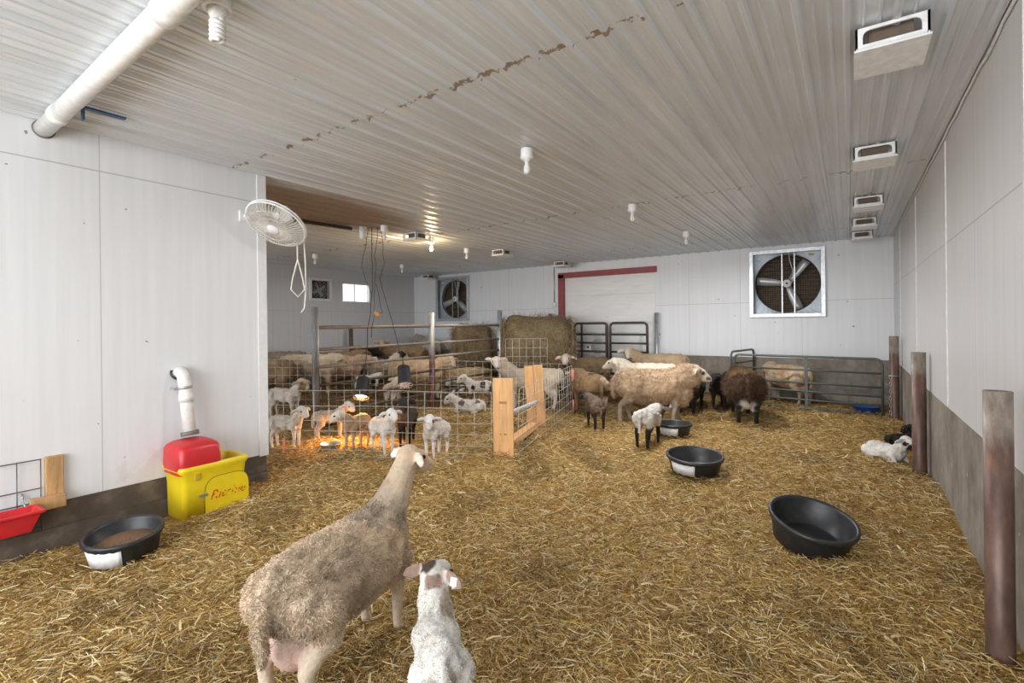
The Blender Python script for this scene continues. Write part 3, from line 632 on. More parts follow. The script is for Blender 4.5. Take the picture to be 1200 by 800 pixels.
d2r = math.radians
tub(-.27, 4.33, .29, .21, 'empty black rubber tub tilted in the straw, nearest the right wall', (.17, .17), zoff=.03)
tub(-1.45, 5.74, .30, .19, 'black rubber tub with a torn white label, middle of the straw floor', (.07, .03), paper=(d2r(226), d2r(284), .025, .145), zoff=.02)
tub(-2.14, 7.33, .25, .17, 'small black rubber tub with a white label beside the big ewe', (0, 0), paper=(d2r(232), d2r(300), .02, .125), feed=.09, zoff=.03)
tub(-4.60, 1.46, .25, .20, 'black rubber tub with white label and brown feed by the yellow waterer', (.08, .08), feed=.12, paper=(d2r(272), d2r(338), .02, .15), zoff=.03)
t = empty('steel_pan', (-5.68, 4.06, float(gz(-5.68, 4.06))), 0, 'shallow galvanised steel pan on the straw inside the lamb pen', 'pan')
MB().lathe([(.001, 0), (.11, 0), (.135, .07), (.142, .074), (.140, .078), (.130, .07), (.105, .008), (.001, .006)], 36, None, (0, 0, .005)).build('bowl', M_GALV, t)
t = empty('blue_dish', (.24, 11.12, float(gz(.24, 11.12))), 0, 'blue plastic dish behind the green gate panel near the right corner', 'dish')
MB().lathe([(.001, 0), (.17, 0), (.21, .11), (.225, .115), (.205, .11), (.16, .012), (.001, .01)], 30).build('bowl', M_BLUE, t)
# ------------------------------------------------------------------ posts
def pen_post_mat(low):
    m, nt, bs = mk('part_painted_post'); v = coord(nt); o = sep(nt, v); f = noise(nt, 7, 6, coord(nt, (4, 4, 1)), .65)
    mr = nd(nt, 'ShaderNodeMapRange'); mr.inputs[1].default_value = 1.0; mr.inputs[2].default_value = 1.5; nt.links.new(o[2], mr.inputs[0])
    k = math_(nt, 'ADD', mr.outputs[0], math_(nt, 'MULTIPLY', math_(nt, 'SUBTRACT', f, .5), .9), clamp=True)
    c = mix(nt, k, low, ramp(nt, f, [(.3, (.36, .37, .38)), (.7, (.50, .52, .53))])); nt.links.new(c, bs.inputs['Base Color']); bs.inputs['Roughness'].default_value = .45; bs.inputs['Metallic'].default_value = .4; return m
def post(x, y, r, h, name, label, mat, grp, extra=None):
    z = float(gz(x, y)); t = empty(name, (x, y, z - .05), 0, label, 'post', grp)
    prof = [(r, 0), (r, h + .05), (r - .012, h + .05), (r - .012, h - .05), (.001, h - .06)]
    MB().lathe(prof, 28).build('pipe', mat, t); return t
g = 'rusty steel pipe posts along the right wall'
post(.606, 3.39, .056, 1.35, 'steel_post', 'rusty pipe post nearest the camera at the right wall', M_RUST, g)
post(.632, 7.10, .066, 1.36, 'steel_post', 'rusty pipe post in front of the lying lambs at the right wall', M_RUST, g)
p3 = post(.62, 10.57, .068, 1.42, 'steel_post', 'rusty pipe post in the right corner holding the green gate panel with a chain', M_RUST, g)
b = MB()
for k in range(12):
    a = 3.9 + .12 * (k % 2); z = .78 - k * .06; c = Vector((.078 * math.cos(a), .078 * math.sin(a), z)); rot = Matrix.Rotation(k * 1.57, 3, 'Z')
    b.tube([c + rot @ Vector((.014 * math.cos(q), 0, .032 * math.sin(q))) for q in np.linspace(0, 6.283, 13)[:-1]], .0045, 5, closed=True)
b.tube([(.074 * math.cos(q), .074 * math.sin(q), .80) for q in np.linspace(0, 6.283, 25)[:-1]], .007, 6, closed=True)
b.build('chain', M_GALV, p3)
g = 'galvanised pipe posts of the back pens'
A_, B_, Cc = (-6.99, 4.73), (-7.11, 7.50), (-7.35, 10.24)
post(*A_, .056, 1.98, 'pen_post', 'galvanised pen post nearest the left wall end, beside the lamb pen', pen_post_mat((.11, .09, .075)), g)
post(*B_, .06, 2.0, 'pen_post', 'galvanised pen post with red paint, middle of the pipe fence', pen_post_mat((.13, .045, .04)), g)
post(*Cc, .062, 1.98, 'pen_post', 'galvanised pen post at the left edge of the big hay bale', M_GALV, g)
x, y, _ = spot(645, 13.98); post(x, y, .06, 1.75, 'pen_post', 'short galvanised post at the back between big hay bale and red door frame', M_GALV, g)
post(-3.965, 12.2, .055, 1.80, 'pen_post', 'tall galvanised post on the far wall beside the dark gate', M_GALV, g)
post(-12.2, 9.44, .06, 1.5, 'pen_post', 'short brown pipe post against the end wall below the window', M_PIPE, g)
# ------------------------------------------------------------------ pipe rail fence of the back pens
def rails(P, Q, zs, label):
    P, Q = Vector((*P, 0)), Vector((*Q, 0)); t = empty('pipe_fence', P, 0, label, 'fence', 'pipe rail sections between the pen posts'); d = (Q - P); u = d.normalized() * .07
    for i, z in enumerate(zs):
        MB().tube([u + Vector((0, 0, z)), d - u + Vector((0, 0, z))], .026 if i else .03, 10).build('rail', M_PIPE if i > 2 else simple('tan_grey_pipe', (.33, .28, .235), .5, .35, .2, 12), t)
    return t
zs = [1.68, 1.33, 1.05, .76, .51, .30, .10]
rails(A_, B_, zs, 'brown pipe rail fence section behind the heat lamps'); rails(B_, Cc, zs, 'brown pipe rail fence section left of the big hay bale')
# ------------------------------------------------------------------ wire fences and lamb creep
def wire_panel(P, Q, heights, step, label, zt=None, r=.0029, extra=None, sag=0, z0=0.):
    P, Q = Vector((*P, 0)), Vector((*Q, 0)); base = float(gz(P.x, P.y)) * 0 + z0; t = empty('wire_fence', P + Vector((0, 0, base)), 0, label, 'fence', 'welded wire fence panels of the lamb pen'); d = Q - P; L = d.length; u = d / L
    b = MB(); n = max(2, int(round(L / step)))
    nrm = Vector((-u.y, u.x, 0))
    def S(f): return 1 + (zt - 1) * f if zt else 1
    for z in heights:
        b.tube([u * (L * f) + Vector((0, 0, z * S(f) - sag * math.sin(math.pi * f * 3) * z)) + nrm * (.012 * math.sin(5 * f + z * 4)) for f in np.linspace(0, 1, 13)], r, 5)
    for i in range(n + 1):
        f = i / n; b.tube([u * (L * f) + nrm * (.012 * math.sin(5 * f + z * 4) + .004) + Vector((0, 0, z * S(f))) for z in (heights[0], heights[len(heights) // 2], heights[-1])], r, 5)
    b.build('wire_mesh', M_GALVW, t); return t
hz = [.02, .085, .16, .255, .395, .525, .71, .905]
t = wire_panel((-6.12, 3.46), (-3.52, 4.71), hz, .205, 'front wire panel of the lamb pen facing the camera', .99, sag=.008)
MB().box((.12, .13, .16), (.02, .02, .22)).build('ribbon', M_PINK, t)
t = wire_panel((-3.26, 4.92), (-4.10, 7.92), [.02, .17, .32, .47, .62, .78, .93], .17, 'side wire panel of the lamb pen by the two boards', 1.02)
for z in (.87, .33): MB().tube([(-.845, 3.03, z), (-.845, 3.03, z - .2)], .018, 8).build('ribbon', M_PINK, t)
hb = [.02, .17, .32, .47, .62, .78, .93, 1.08]
wire_panel((-6.98, 6.31), (-4.20, 7.92), hb, .155, 'back wire panel of the lamb pen running up to the boards corner', .90)
wire_panel((-9.3, 5.1), (-7.12, 6.22), hb, .155, 'wire panel left of the pipe rails, in front of the grey and cream sheep')
def plank(x0, x1, y, h, th, lean, label, name='board', rz=0):
    t = empty(name, ((x0 + x1) / 2, y, float(gz((x0 + x1) / 2, y)) - .03), rz, label, 'board', 'pine boards of the lamb creep gate'); W = x1 - x0
    return t, W
t, W = plank(-3.57, -3.33, 4.86, 1.0, .04, 0, 'pine board standing upright at the front corner of the lamb pen', rz=d2r(25.5))
MB().span((-.122, -.02, 0), (.122, .02, .95)).build('plank', M_WOOD, t, .004); MB().box((.0, -.021, .66), (.09, .004, .03)).build('knot', simple('knot', (.40, .19, .08), .7), t)
b = MB(); [b.ell((sx, -.021, .28), (.007, .003, .007), None, 8) for sx in (-.03, .02, .035)]; b.build('screw', M_BLACK, t)
t, W = plank(-4.41, -4.11, 6.96, 1.0, .04, 0, 'leaning pair of pine boards at the rear of the creep opening'); t.rotation_euler = (d2r(4), d2r(-3), d2r(30))
MB().span((-.15, -.02, 0), (-.002, .02, 1.04)).build('plank', M_WOOD, t, .004); MB().span((.002, -.024, 0), (.15, .02, 1.05)).build('plank', M_WOOD, t, .004)
p, q = Vector((-3.60, 5.05, .15)), Vector((-4.22, 6.80, .07)); o = MB().box((0, 0, 0), (.13, (q - p).length, .09)).build('sill_board', M_WOOD, bevel=.004); o.location = (p + q) / 2; o.rotation_euler = (q - p).to_track_quat('Y', 'Z').to_euler()
tag(o, 'low pine sill board on the straw between the two upright boards', 'board', 'pine boards of the lamb creep gate')
t = empty('creep_roller', (-3.53, 4.95, .56), 0, 'ridged grey roller bar across the lamb creep opening between the boards', 'bar')
p, q = Vector((0, 0, 0)), Vector((-.70, 1.95, -.14)); MB().tube([p, q], .018, 12).build('bar', M_GALV, t)
d = (q - p); u = d.normalized(); n1 = Vector((0, 0, 1)); n2 = u.cross(n1); b = MB()
b.tube([p + d * f + (n1 * math.cos(f * 150) + n2 * math.sin(f * 150)) * .03 for f in np.linspace(.03, .97, 300)], .011, 6); b.build('ridged_sleeve', simple('grey_sleeve', (.55, .54, .52), .5), t)
# ------------------------------------------------------------------ gates
def gate(P, Q, z0, zs, verts, label, mat, r=.024, name='gate', round_=True, grp='tube gates at the back'):
    P, Q = Vector((*P, z0)), Vector((*Q, z0)); t = empty(name, P, 0, label, 'gate', grp); d = Q - P; u = d.normalized(); top = zs[-1]; bot = zs[0]; rr = .10
    pts = [Vector((0, 0, bot))] + [Vector((0, 0, top - rr)) + u * (rr - rr * math.cos(a)) + Vector((0, 0, rr * math.sin(a))) for a in np.linspace(0, math.pi / 2, 6)]
    pts += [d - u * rr + Vector((0, 0, top - rr)) + u * (rr * math.sin(a)) + Vector((0, 0, rr * math.cos(a))) for a in np.linspace(0, math.pi / 2, 6)] + [d + Vector((0, 0, bot))]
    b = MB().tube(pts, r, 10); b.tube([Vector((0, 0, bot)), d + Vector((0, 0, bot))], r, 10); b.build('frame', mat, t)
    for z in zs[1:-1]: MB().tube([Vector((0, 0, z)), d + Vector((0, 0, z))], r * .8, 10).build('bar', mat, t)
    for f in verts: MB().box(d * f + Vector((0, 0, (top + bot) / 2)), (.05, .03, top - bot)).build('upright', mat, t)
    return t
gzs = [.45, .60, .78, .96, 1.14, 1.33, 1.52, 1.70]; gzs = [.42, .57, .75, .97, 1.19, 1.41, 1.70]
gate((-6.05, 11.85), (-5.12, 11.85), 0, gzs, [.22, .97], 'dark brown tube gate half beside the hay bale in front of the white door', M_DARKPIPE, .032)
gate((-5.04, 11.85), (-4.08, 11.85), 0, gzs, [], 'dark brown tube gate half hinged at the far wall post', M_DARKPIPE, .032)
bxx = MB().box((-5.72, YF - .04 - .3, 1.07), (.14, .06, .14)); t = tag(bxx.build('white_outlet_box', M_WHITEPLASTIC), 'small white box with a dark hole behind the dark gate', 'box'); MB().ell((-5.72, YF - .375, 1.07), (.03, .01, .03)).build('hole', M_BLACK, t)
gate((-1.96, 10.98), (.46, 10.59), 0, [.06, .22, .38, .54, .78, 1.03], [.53], 'green grey tube gate panel across the right corner pen', M_PIPEG, .022, 'tube_gate', True)
gate((-2.03, 11.03), (-1.78, 12.22), 0, [.30, .55, .83, 1.08], [], 'short green grey tube panel running back to the far wall beside the tan sheep', M_PIPEG, .022, 'tube_gate')
# ------------------------------------------------------------------ heat lamps
def heat_lamp(c, axis, label, on):
    c = Vector(c); t = empty('heat_lamp', c, 0, label, 'heat lamp', 'black barrel heat lamps in the lamb pen'); M = Vector(axis).normalized().to_track_quat('Z', 'Y').to_matrix()
    MB().lathe([(.001, .0), (.03, .0), (.05, .012), (.085, .03), (.092, .05), (.095, .2), (.105, .30), (.112, .34), (.105, .34), (.09, .2), (.085, .06), (.001, .05)], 32, M).build('barrel', M_BLACK, t)
    b = MB()
    for q in (.03, .065, .108): b.tube([M @ Vector((q * math.cos(a), q * math.sin(a), .338)) for a in np.linspace(0, 6.283, 29)[:-1]], .004, 5, closed=True)
    for k in range(8): a = k * math.pi / 4; b.tube([M @ Vector((0, 0, .34)), M @ Vector((.11 * math.cos(a), .11 * math.sin(a), .34))], .004, 5)
    b.build('guard', M_WHITEPLASTIC if not on else simple('pale_guard', (.7, .55, .4), .5), t)
    MB().lathe([(.001, .33), (.05, .328), (.078, .31), (.085, .28), (.05, .18), (.02, .12), (.02, .06)], 24, M).build('bulb', M_HEAT if on else simple('pinkish_bulb', (.70, .55, .48), .3), t)
    MB().tube([(0, 0, 0), (0.0, 0, .03), M @ Vector((0, 0, -.02)), Vector((0, 0, .05))], .009, 6).build('cord', M_CORD, t)
    if on:
        l = bpy.data.lights.new('heat_glow', 'SPOT'); l.energy = 170; l.color = (1, .50, .14); l.spot_size = 2.6; l.spot_blend = .8; l.shadow_soft_size = .08
        o = bpy.data.objects.new('heat_glow', l); C.objects.link(o); o.parent = t; o.location = M @ Vector((0, 0, .37)); o.rotation_euler = (-(M @ Vector((0, 0, 1)))).to_track_quat('Z', 'Y').to_euler()
    return t
heat_lamp((spot(426, 7.35)[0], spot(426, 7.35)[1], .95), (.36, -.50, -1), 'lit black heat lamp glowing orange over the lambs', True)
heat_lamp((spot(472, 7.5)[0], spot(472, 7.5)[1], 1.10), (.50, -.35, -1), 'unlit black heat lamp hanging right of the lit one', False)
# ------------------------------------------------------------------ strands (straw, hay, fleece)
def ribbons(name, base, dirv, length, width, cols, mat, parent=None, bend=.25, seg=2):
    """many little bent flat stems in one mesh; base, dirv: (n,3)"""
    n = len(base); dirv = dirv / np.linalg.norm(dirv, axis=1)[:, None]
    rnd = rng.normal(size=(n, 3)); side = np.cross(dirv, rnd); side /= np.linalg.norm(side, axis=1)[:, None] + 1e-9
    nb = np.cross(side, dirv); V = np.zeros((n, (seg + 1) * 2, 3)); bd = rng.normal(size=n) * bend
    for i in range(seg + 1):
        f = i / seg; p = base + dirv * (length * f)[:, None] + nb * (bd * length * (f - f * f) * 1.2)[:, None]
        wd = width * (1 - .55 * abs(f - .35))
        V[:, 2 * i] = p - side * (wd / 2)[:, None]; V[:, 2 * i + 1] = p + side * (wd / 2)[:, None]
    nv = (seg + 1) * 2; F = np.concatenate([np.arange(n)[:, None] * nv + np.array([2 * i, 2 * i + 1, 2 * i + 3, 2 * i + 2])[None] for i in range(seg)], 1).reshape(-1, 4)
    me = bpy.data.meshes.new(name); me.vertices.add(n * nv); me.vertices.foreach_set('co', V.reshape(-1).astype(np.float32))
    me.loops.add(F.size); me.loops.foreach_set('vertex_index', F.reshape(-1).astype(np.int32)); me.polygons.add(len(F)); me.polygons.foreach_set('loop_start', (np.arange(len(F)) * 4).astype(np.int32))
    me.update(calc_edges=True); a = me.attributes.new('tone', 'FLOAT_COLOR', 'POINT'); cc = np.ones((n, nv, 4), np.float32); cc[:, :, :3] = cols[:, None, :]; a.data.foreach_set('color', cc.reshape(-1))
    me.materials.append(mat); o = bpy.data.objects.new(name, me); C.objects.link(o)
    if parent: o.parent = parent
    return o
PAL = np.array([(.64, .42, .125), (.72, .51, .20), (.53, .33, .09), (.78, .60, .29), (.40, .235, .07), (.82, .69, .42), (.27, .15, .05)])
def straw():
    N = 520000; r = .9 + 12.6 * rng.random(N) ** 1.6; a = d2r(124.25) + rng.uniform(-.90, .90, N); x = r * np.cos(a); y = r * np.sin(a)
    ok = (x < XR - .05) & (x > XE + .1) & (y < YF - .08) & ~((y < YE + .05) & (x < XL + .08) ) & (y > -.5)
    ok &= ~((x > -5.27) & (x < -4.86) & (y > 1.88) & (y < 2.56))
    for tx, ty, tr in ((-.27, 4.33, .27), (-1.45, 5.74, .27), (-2.14, 7.33, .22), (-4.60, 1.46, .23), (-5.68, 4.06, .13), (.24, 11.12, .2)): ok &= ((x - tx) ** 2 + (y - ty) ** 2) > tr * tr
    x, y, r = x[ok], y[ok], r[ok]; n = len(x); z = gz(x, y) + rng.random(n) ** 2 * .045 + .002
    th = rng.uniform(0, 6.283, n); el = rng.normal(size=n) * .22 + .06; d = np.stack([np.cos(th) * np.cos(el), np.sin(th) * np.cos(el), np.sin(el)], 1)
    L = .022 + .10 * rng.random(n) ** 1.8; w_ = rng.uniform(.0018, .0044, n) * (1 + r / 9)
    b = np.stack([x, y, z], 1) - d * (L / 2)[:, None] * np.array([1, 1, .6])
    # keep clear of walls
    clump = .5 + .5 * np.sin(1.7 * x + 2.3 * np.sin(1.1 * y)) * np.sin(2.1 * y + 1.3 * np.sin(1.9 * x)); pk = rng.random(n)
    idx = np.minimum((pk ** (1.25 - .5 * clump) * len(PAL)).astype(int), len(PAL) - 1); order = np.array([0, 2, 1, 3, 4, 5, 6]); col = PAL[order[idx]] * rng.uniform(.68, 1.04, (n, 1)); sl = soil(x, y)[:, None]; col = col * (1 - sl * np.array([(.72, .75, .77)]))
    o = ribbons('straw_bedding', b, d, L, w_, np.clip(col, 0, 1), M_STRAWTONE, None, .3); tag(o, 'loose golden straw bedding covering the barn floor', 'straw', None, 'stuff')
    n = 500; r = 1.3 + 6 * rng.random(n); a = d2r(124.25) + rng.uniform(-.85, .85, n); x = r * np.cos(a); y = r * np.sin(a); ok = (x > -4.4) & (x < .6); x, y = x[ok], y[ok]; n = len(x)
    th = rng.uniform(0, 6.283, n); el = rng.normal(size=n) * .2; d = np.stack([np.cos(th) * np.cos(el), np.sin(th) * np.cos(el), np.sin(el)], 1)
    o = ribbons('corn_husks', np.stack([x, y, gz(x, y) + .04], 1), d, rng.uniform(.04, .11, n), rng.uniform(.008, .018, n), np.array([(.68, .54, .30)]) * rng.uniform(.75, 1.15, (n, 1)), M_STRAWTONE, None, .5)
    tag(o, 'pale chaff flakes scattered in the straw', 'chaff', None, 'stuff')
straw()
def bale(x, y, z, R, L, rz, label, n, grp='round hay bales'):
    t = empty('hay_bale', (x, y, z), rz, label, 'hay bale', grp); b = MB(); vs = []; fs = []; m, k_ = 15, 44; P = []
    for i in range(m):
        u = -1 + 2 * i / (m - 1); rr = R * (1 - max(0, abs(u) - .72) ** 2 * 3.2)
        for k in range(k_):
            a = 2 * math.pi * k / k_; q = rr * (1 + .035 * math.sin(3 * a + 2.1 * u + x) + .02 * math.sin(7 * a - 5 * u) + random.uniform(-.012, .012)); zz = R * .93 + q * math.sin(a)
            if zz < .02: zz = .02
            vs.append((u * L / 2 * (1 + .03 * math.sin(2 * a)), q * math.cos(a), zz))
    for i in range(m - 1):
        for k in range(k_): fs.append((i * k_ + k, i * k_ + (k + 1) % k_, (i + 1) * k_ + (k + 1) % k_, (i + 1) * k_ + k))
    fs += [tuple(range(k_))[::-1], tuple((m - 1) * k_ + k for k in range(k_))]
    b.add(vs, fs, True); b.build('core', simple('packed_hay', (.20, .15, .08), .95, 0, .45, 30, .9, scl=(1, 1, .3), dirt=(.14, .10, .05)), t)
    a = rng.uniform(-.35, math.pi + .35, n); u = rng.uniform(-1, 1, n); e = rng.random(n) < .28; s_ = np.sign(u); q = np.where(e, R * np.sqrt(rng.random(n)), R * .97)
    rr = np.where(e, q, q * (1 - np.maximum(0, abs(u) - .72) ** 2 * 3.2)); xx = np.where(e, s_ * L / 2 * .99, u * L / 2)
    base = np.stack([xx, rr * np.cos(a), R * .93 + rr * np.sin(a)], 1); base[:, 2] = np.maximum(base[:, 2], .06)
    out = np.stack([np.where(e, s_, 0), np.where(e, 0, np.cos(a)), np.where(e, 0, np.sin(a))], 1); d = out * .22 + rng.normal(size=(n, 3)) * .5 + np.array([0, 0, -.75])
    d[base[:, 2] + .2 * d[:, 2] < .02] *= np.array([1, 1, -.3])
    col = np.array([(.37, .27, .145), (.26, .19, .10), (.46, .36, .21), (.14, .10, .05), (.33, .21, .09)])[rng.integers(0, 5, n)] * rng.uniform(.75, 1.15, (n, 1))
    ribbons('hay_strands', base, d, rng.uniform(.08, .26, n), rng.uniform(.004, .009, n), col, M_STRAWTONE, t, .4); return t
x, y, a = spot(629, 12.88); bale(x, y, float(gz(x, y)) - .03, .90, 1.70, d2r(a - 90 + 3), 'big round hay bale right of the pen post, behind the pale ewe', 9000)
x, y, a = spot(553, 14.3); bale(x, y, float(gz(x, y)) - .03, .78, 1.05, d2r(a - 90 + 6), 'smaller brown round hay bale left of the big one, behind the pipe rails', 5000)
x0, y0, _ = spot(592, 11.45); x1, y1, _ = spot(641, 11.45)
t = wire_panel((x0, y0), (x1, y1), [.3, .55, .75, .95, 1.15, 1.36], .16, 'wire feeder panel in front of the big hay bale', r=.006); t.name = 'hay_feeder_panel'; t['group'] = 'hay feeder'
#BEASTS
# ------------------------------------------------------------------ sheep and lambs
_nk = rng.normal(size=(24, 3)); _nk /= np.linalg.norm(_nk, axis=1)[:, None]; _np = rng.uniform(0, 6.28, 24)
def lumps(V, f):
    h = np.zeros(len(V))
    for i in range(24): h += np.sin(f * (.6 + .07 * i) * (V @ _nk[i]) + _np[i])
    return h / 5.0
W_ = (.66, .60, .50); CREAM = (.56, .46, .33); TAN = (.42, .30, .18); BRN = (.16, .09, .05); BLK = (.022, .018, .016); WHT = (.74, .72, .67); PNK = (.62, .38, .32); GRY = (.33, .29, .24)
def dirv(az, el): a, e = d2r(az), d2r(el); return Vector((math.cos(a) * math.cos(e), math.sin(a) * math.cos(e), math.sin(e)))
def beast(name, label, loc, heading, S=1.0, young=False, neck=(0, 45), head=(0, -15), coat=CREAM, face=None, leg=None, patches=(), lie=False, group=None, vox=None, fat=1.0, udder=None, tags=(), wool=.8, fleece=0, stride=(0, 0, 0, 0), earcol=None, belly=None, neckl=None, tail=1, hoof=(.06, .05, .04), z=None, droop=.04, flen=.035, nrad=None, hsz=None, nwool=1.0, chest=0):
    face = face or coat; leg = leg or face; earcol = earcol or face
    if young:   # long-legged lamb: every length in its own proportions
        st = [(-.235, .36, .03, .04), (-.215, .36, .065, .072), (-.15, .352, .088, .092), (-.05, .338, .095, .098), (.06, .335, .090, .10), (.14, .345, .078, .092), (.195, .36, .055, .07), (.22, .37, .025, .035)]
        nb = Vector((.15, 0, .40)); NL = neckl or .135; nr = (.078, .062, .054); hs = .84; eh = .36; hp = .34
        fl = lambda s, o: [((.135, .055 * s, .32), .048), ((.135 + o * .3, .052 * s, .20), .026), ((.14 + o * .5, .052 * s, .165), .0235), ((.135 + o * .8, .052 * s, .055), .017), ((.15 + o, .052 * s, .0), .021)]
        hl = lambda s, o: [((-.165, .06 * s, .34), .065), ((-.135 + o * .2, .066 * s, .245), .045), ((-.195 + o * .5, .058 * s, .165), .024), ((-.185 + o * .9, .058 * s, .055), .0175), ((-.17 + o, .058 * s, .0), .021)]
        tl = [((-.215, 0, .41), .024), ((-.255, 0, .36), .022), ((-.262, 0, .24), .019), ((-.255, 0, .20), .014)]
        vox = vox or .0105; ts = .75
    else:
        st = [(-.53, .565, .05, .06), (-.50, .56, .13, .13), (-.42, .55, .185, .185), (-.26, .525, .225, .218), (-.05, .505, .245, .232), (.15, .512, .232, .226), (.30, .535, .19, .205), (.41, .555, .13, .165), (.46, .57, .06, .08)]
        nb = Vector((.34, 0, .62)); NL = neckl or .25; nr = nrad or (.165, .13, .095); hs = hsz or 1.12; eh = .58; hp = .56
        fl = lambda s, o: [((.30, .115 * s, .46), .09), ((.30 + o * .3, .115 * s, .30), .050), ((.31 + o * .5, .112 * s, .235), .038), ((.30 + o * .8, .112 * s, .08), .027), ((.325 + o, .112 * s, .0), .036)]
        hl = lambda s, o: [((-.38, .125 * s, .52), .135), ((-.32 + o * .2, .138 * s, .36), .088), ((-.43 + o * .5, .122 * s, .245), .040), ((-.41 + o * .9, .122 * s, .08), .029), ((-.385 + o, .122 * s, .0), .036)]
        tl = [((-.50, 0, .68), .045), ((-.55, 0, .60), .042), ((-.565, 0, .45), .034), ((-.555, 0, .34), .022)]
        vox = vox or .017; ts = 1.0
    drop = 0
    if lie: drop = (.335 - .098) * .96 if young else (.505 - .232) * .96
    b = MB(); CS = []        # colour samples: centre, radius, colour, wool amount
    n = 20; vs = []; fs = []
    for (x, zc, hw, hh) in st:
        hw *= fat; hh = hh * (1 + (fat - 1) * .4)
        for k in range(n):
            a = 2 * math.pi * k / n; yy = hw * math.cos(a); zz = hh * math.sin(a)
            if zz < 0: yy *= 1 - .10 * (zz / hh) ** 2
            vs.append((x, yy, zc - drop + zz))
        CS.append(((x, 0, zc - drop + .02), max(hw, hh), coat, 1.0))
        if belly: CS.append(((x, 0, zc - drop - hh * .85), hh * .35, belly, .6))
    m = len(st)
    for i in range(m - 1):
        for k in range(n): fs.append((i * n + k, i * n + (k + 1) % n, (i + 1) * n + (k + 1) % n, (i + 1) * n + k))
    fs += [tuple(range(n))[::-1], tuple((m - 1) * n + k for k in range(n))]; b.add(vs, fs, True)
    def limb(pr, col, wl, k=10):
        b.tube([p for p, r in pr], [r for p, r in pr], k)
        for p, r in (pr[0], pr[-1]): b.ell(p, (r, r, r), None, 10)
        for i, (p, r) in enumerate(pr):
            CS.append((p, r, col, wl))
            if i: q, r2 = pr[i - 1]; CS.append((tuple((Vector(p) + Vector(q)) / 2), (r + r2) / 2, col, wl))
    # neck and head
    nb = nb - Vector((0, 0, drop)); nd_ = dirv(*neck); hd = dirv(*head); base0 = nb - nd_ * (.05 if young else .10) - Vector((.03 if young else .08, 0, .035 if young else .07))
    poll = nb + nd_ * NL
    NB = [(tuple(base0), nr[0] * (1.0)), (tuple(nb + nd_ * NL * .3), (nr[0] + nr[1]) / 2), (tuple(nb + nd_ * NL * .65), nr[1]), (tuple(poll), nr[2])]
    b.tube([p for p, r in NB], [r for p, r in NB], 14)
    for p, r in NB: b.ell(p, (r, r, r), None, 12)
    for i, (p, r) in enumerate(NB): CS.append((p, r, coat if i < 3 else tuple((c1 + c2) / 2 for c1, c2 in zip(coat, face)), (1, .9 * nwool, .9 * nwool ** 2, .4 * nwool)[i]))
    sd = Vector((0, 0, 1)).cross(hd).normalized(); uh = hd.cross(sd).normalized(); HM = Matrix((hd, sd, uh)).transposed()
    def hp_(a, s_, u): return poll + (hd * a + sd * s_ + uh * u) * hs
    mz = .78 if young else 1.0; kw = 1.10 if young else 1.0
    for a, u, r in ((.0, .012, (.085, .072, .078)), (.065, .006, (.085, .060 * kw, .070 * kw)), (.125 * mz, -.008, (.075, .044 * kw, .052 * kw)), (.180 * mz, -.018, (.042, .036, .038)), (.09 * mz, -.04, (.09, .036, .036))):
        b.ell(hp_(a, 0, u), [q * hs for q in r], HM, 14); CS.append((tuple(hp_(a, 0, u)), r[1] * hs, face, .12))
    CS.append((tuple(hp_(.222 * mz, 0, -.022)), .014 * hs, PNK if sum(face) > .9 else (.03, .025, .022), 0))
    for s in (-1, 1):
        b.ell(hp_(.075, s * .048, .03), [q * hs for q in (.026, .014, .018)], HM, 8)
        e0, e1, e2 = hp_(.0, s * .060, .045), hp_(-.015, s * .115, .045 - droop * .4), hp_(-.01, s * .185, .045 - droop * 1.5); er = max(.013 * hs, vox * .9)
        mid = (e1 + e2) / 2; ax = (e2 - e0).normalized(); fz = ax.cross(uh).normalized(); uu = fz.cross(ax)
        EM = Matrix((ax, fz, uu)).transposed(); b.ell((e0 + e2) / 2, ((e2 - e0).length * .56, er, .037 * hs), EM, 14); CS.append((tuple(e1), .03 * hs, earcol, 0)); CS.append((tuple(e2), .03 * hs, earcol, 0))
    if chest: b.ell((.36, 0, .44 - drop), (.17, .16, .20), None, 16); CS.append(((.36, 0, .44 - drop), .18, coat, 1.0))
    # legs and tail
    if lie:
        q = 1 if not young else .55
        for s in (-1, 1):
            limb([((.24 * q, .14 * s * q, .20 * q), .075 * q), ((.36 * q, .16 * s * q, .07 * q), .042 * q), ((.20 * q, .19 * s * q, .04 * q), .03 * q)], leg, .1)
            limb([((-.32 * q, .17 * s * q, .20 * q), .13 * q), ((-.12 * q, .22 * s * q, .09 * q), .07 * q), ((-.30 * q, .24 * s * q, .045 * q), .036 * q), ((-.14 * q, .25 * s * q, .035 * q), .03 * q)], leg, .1)
    else:
        for i, (s, f) in enumerate(((1, fl), (-1, fl), (1, hl), (-1, hl))):
            pr = f(s, stride[i] * (.5 if young else 1)); b.tube([p for p, r in pr], [r for p, r in pr], 12)
            for p, r in pr: b.ell((p[0], p[1], max(p[2], r * .55)), (r, r, r * (.6 if p[2] < .01 else 1)), None, 10)
            for j, (p, r) in enumerate(pr):
                CS.append((p, r, coat if j == 0 else leg, 1 if j == 0 else (.5 if j == 1 and not young else .1)))
                if j:
                    p2, r2 = pr[j - 1]; CS.append((tuple((Vector(p) + Vector(p2)) / 2), (r + r2) / 2, leg if j > 1 else coat, .2 if j > 1 else .8))
                if j == 4: CS.append((p, r * 1.05, hoof, 0)); CS.append(((p[0], p[1], -.01), r * 1.1, hoof, 0))
    if tail: limb([((p[0], p[1], max(p[2] - drop, .03)), r) for p, r in tl], coat, .8)
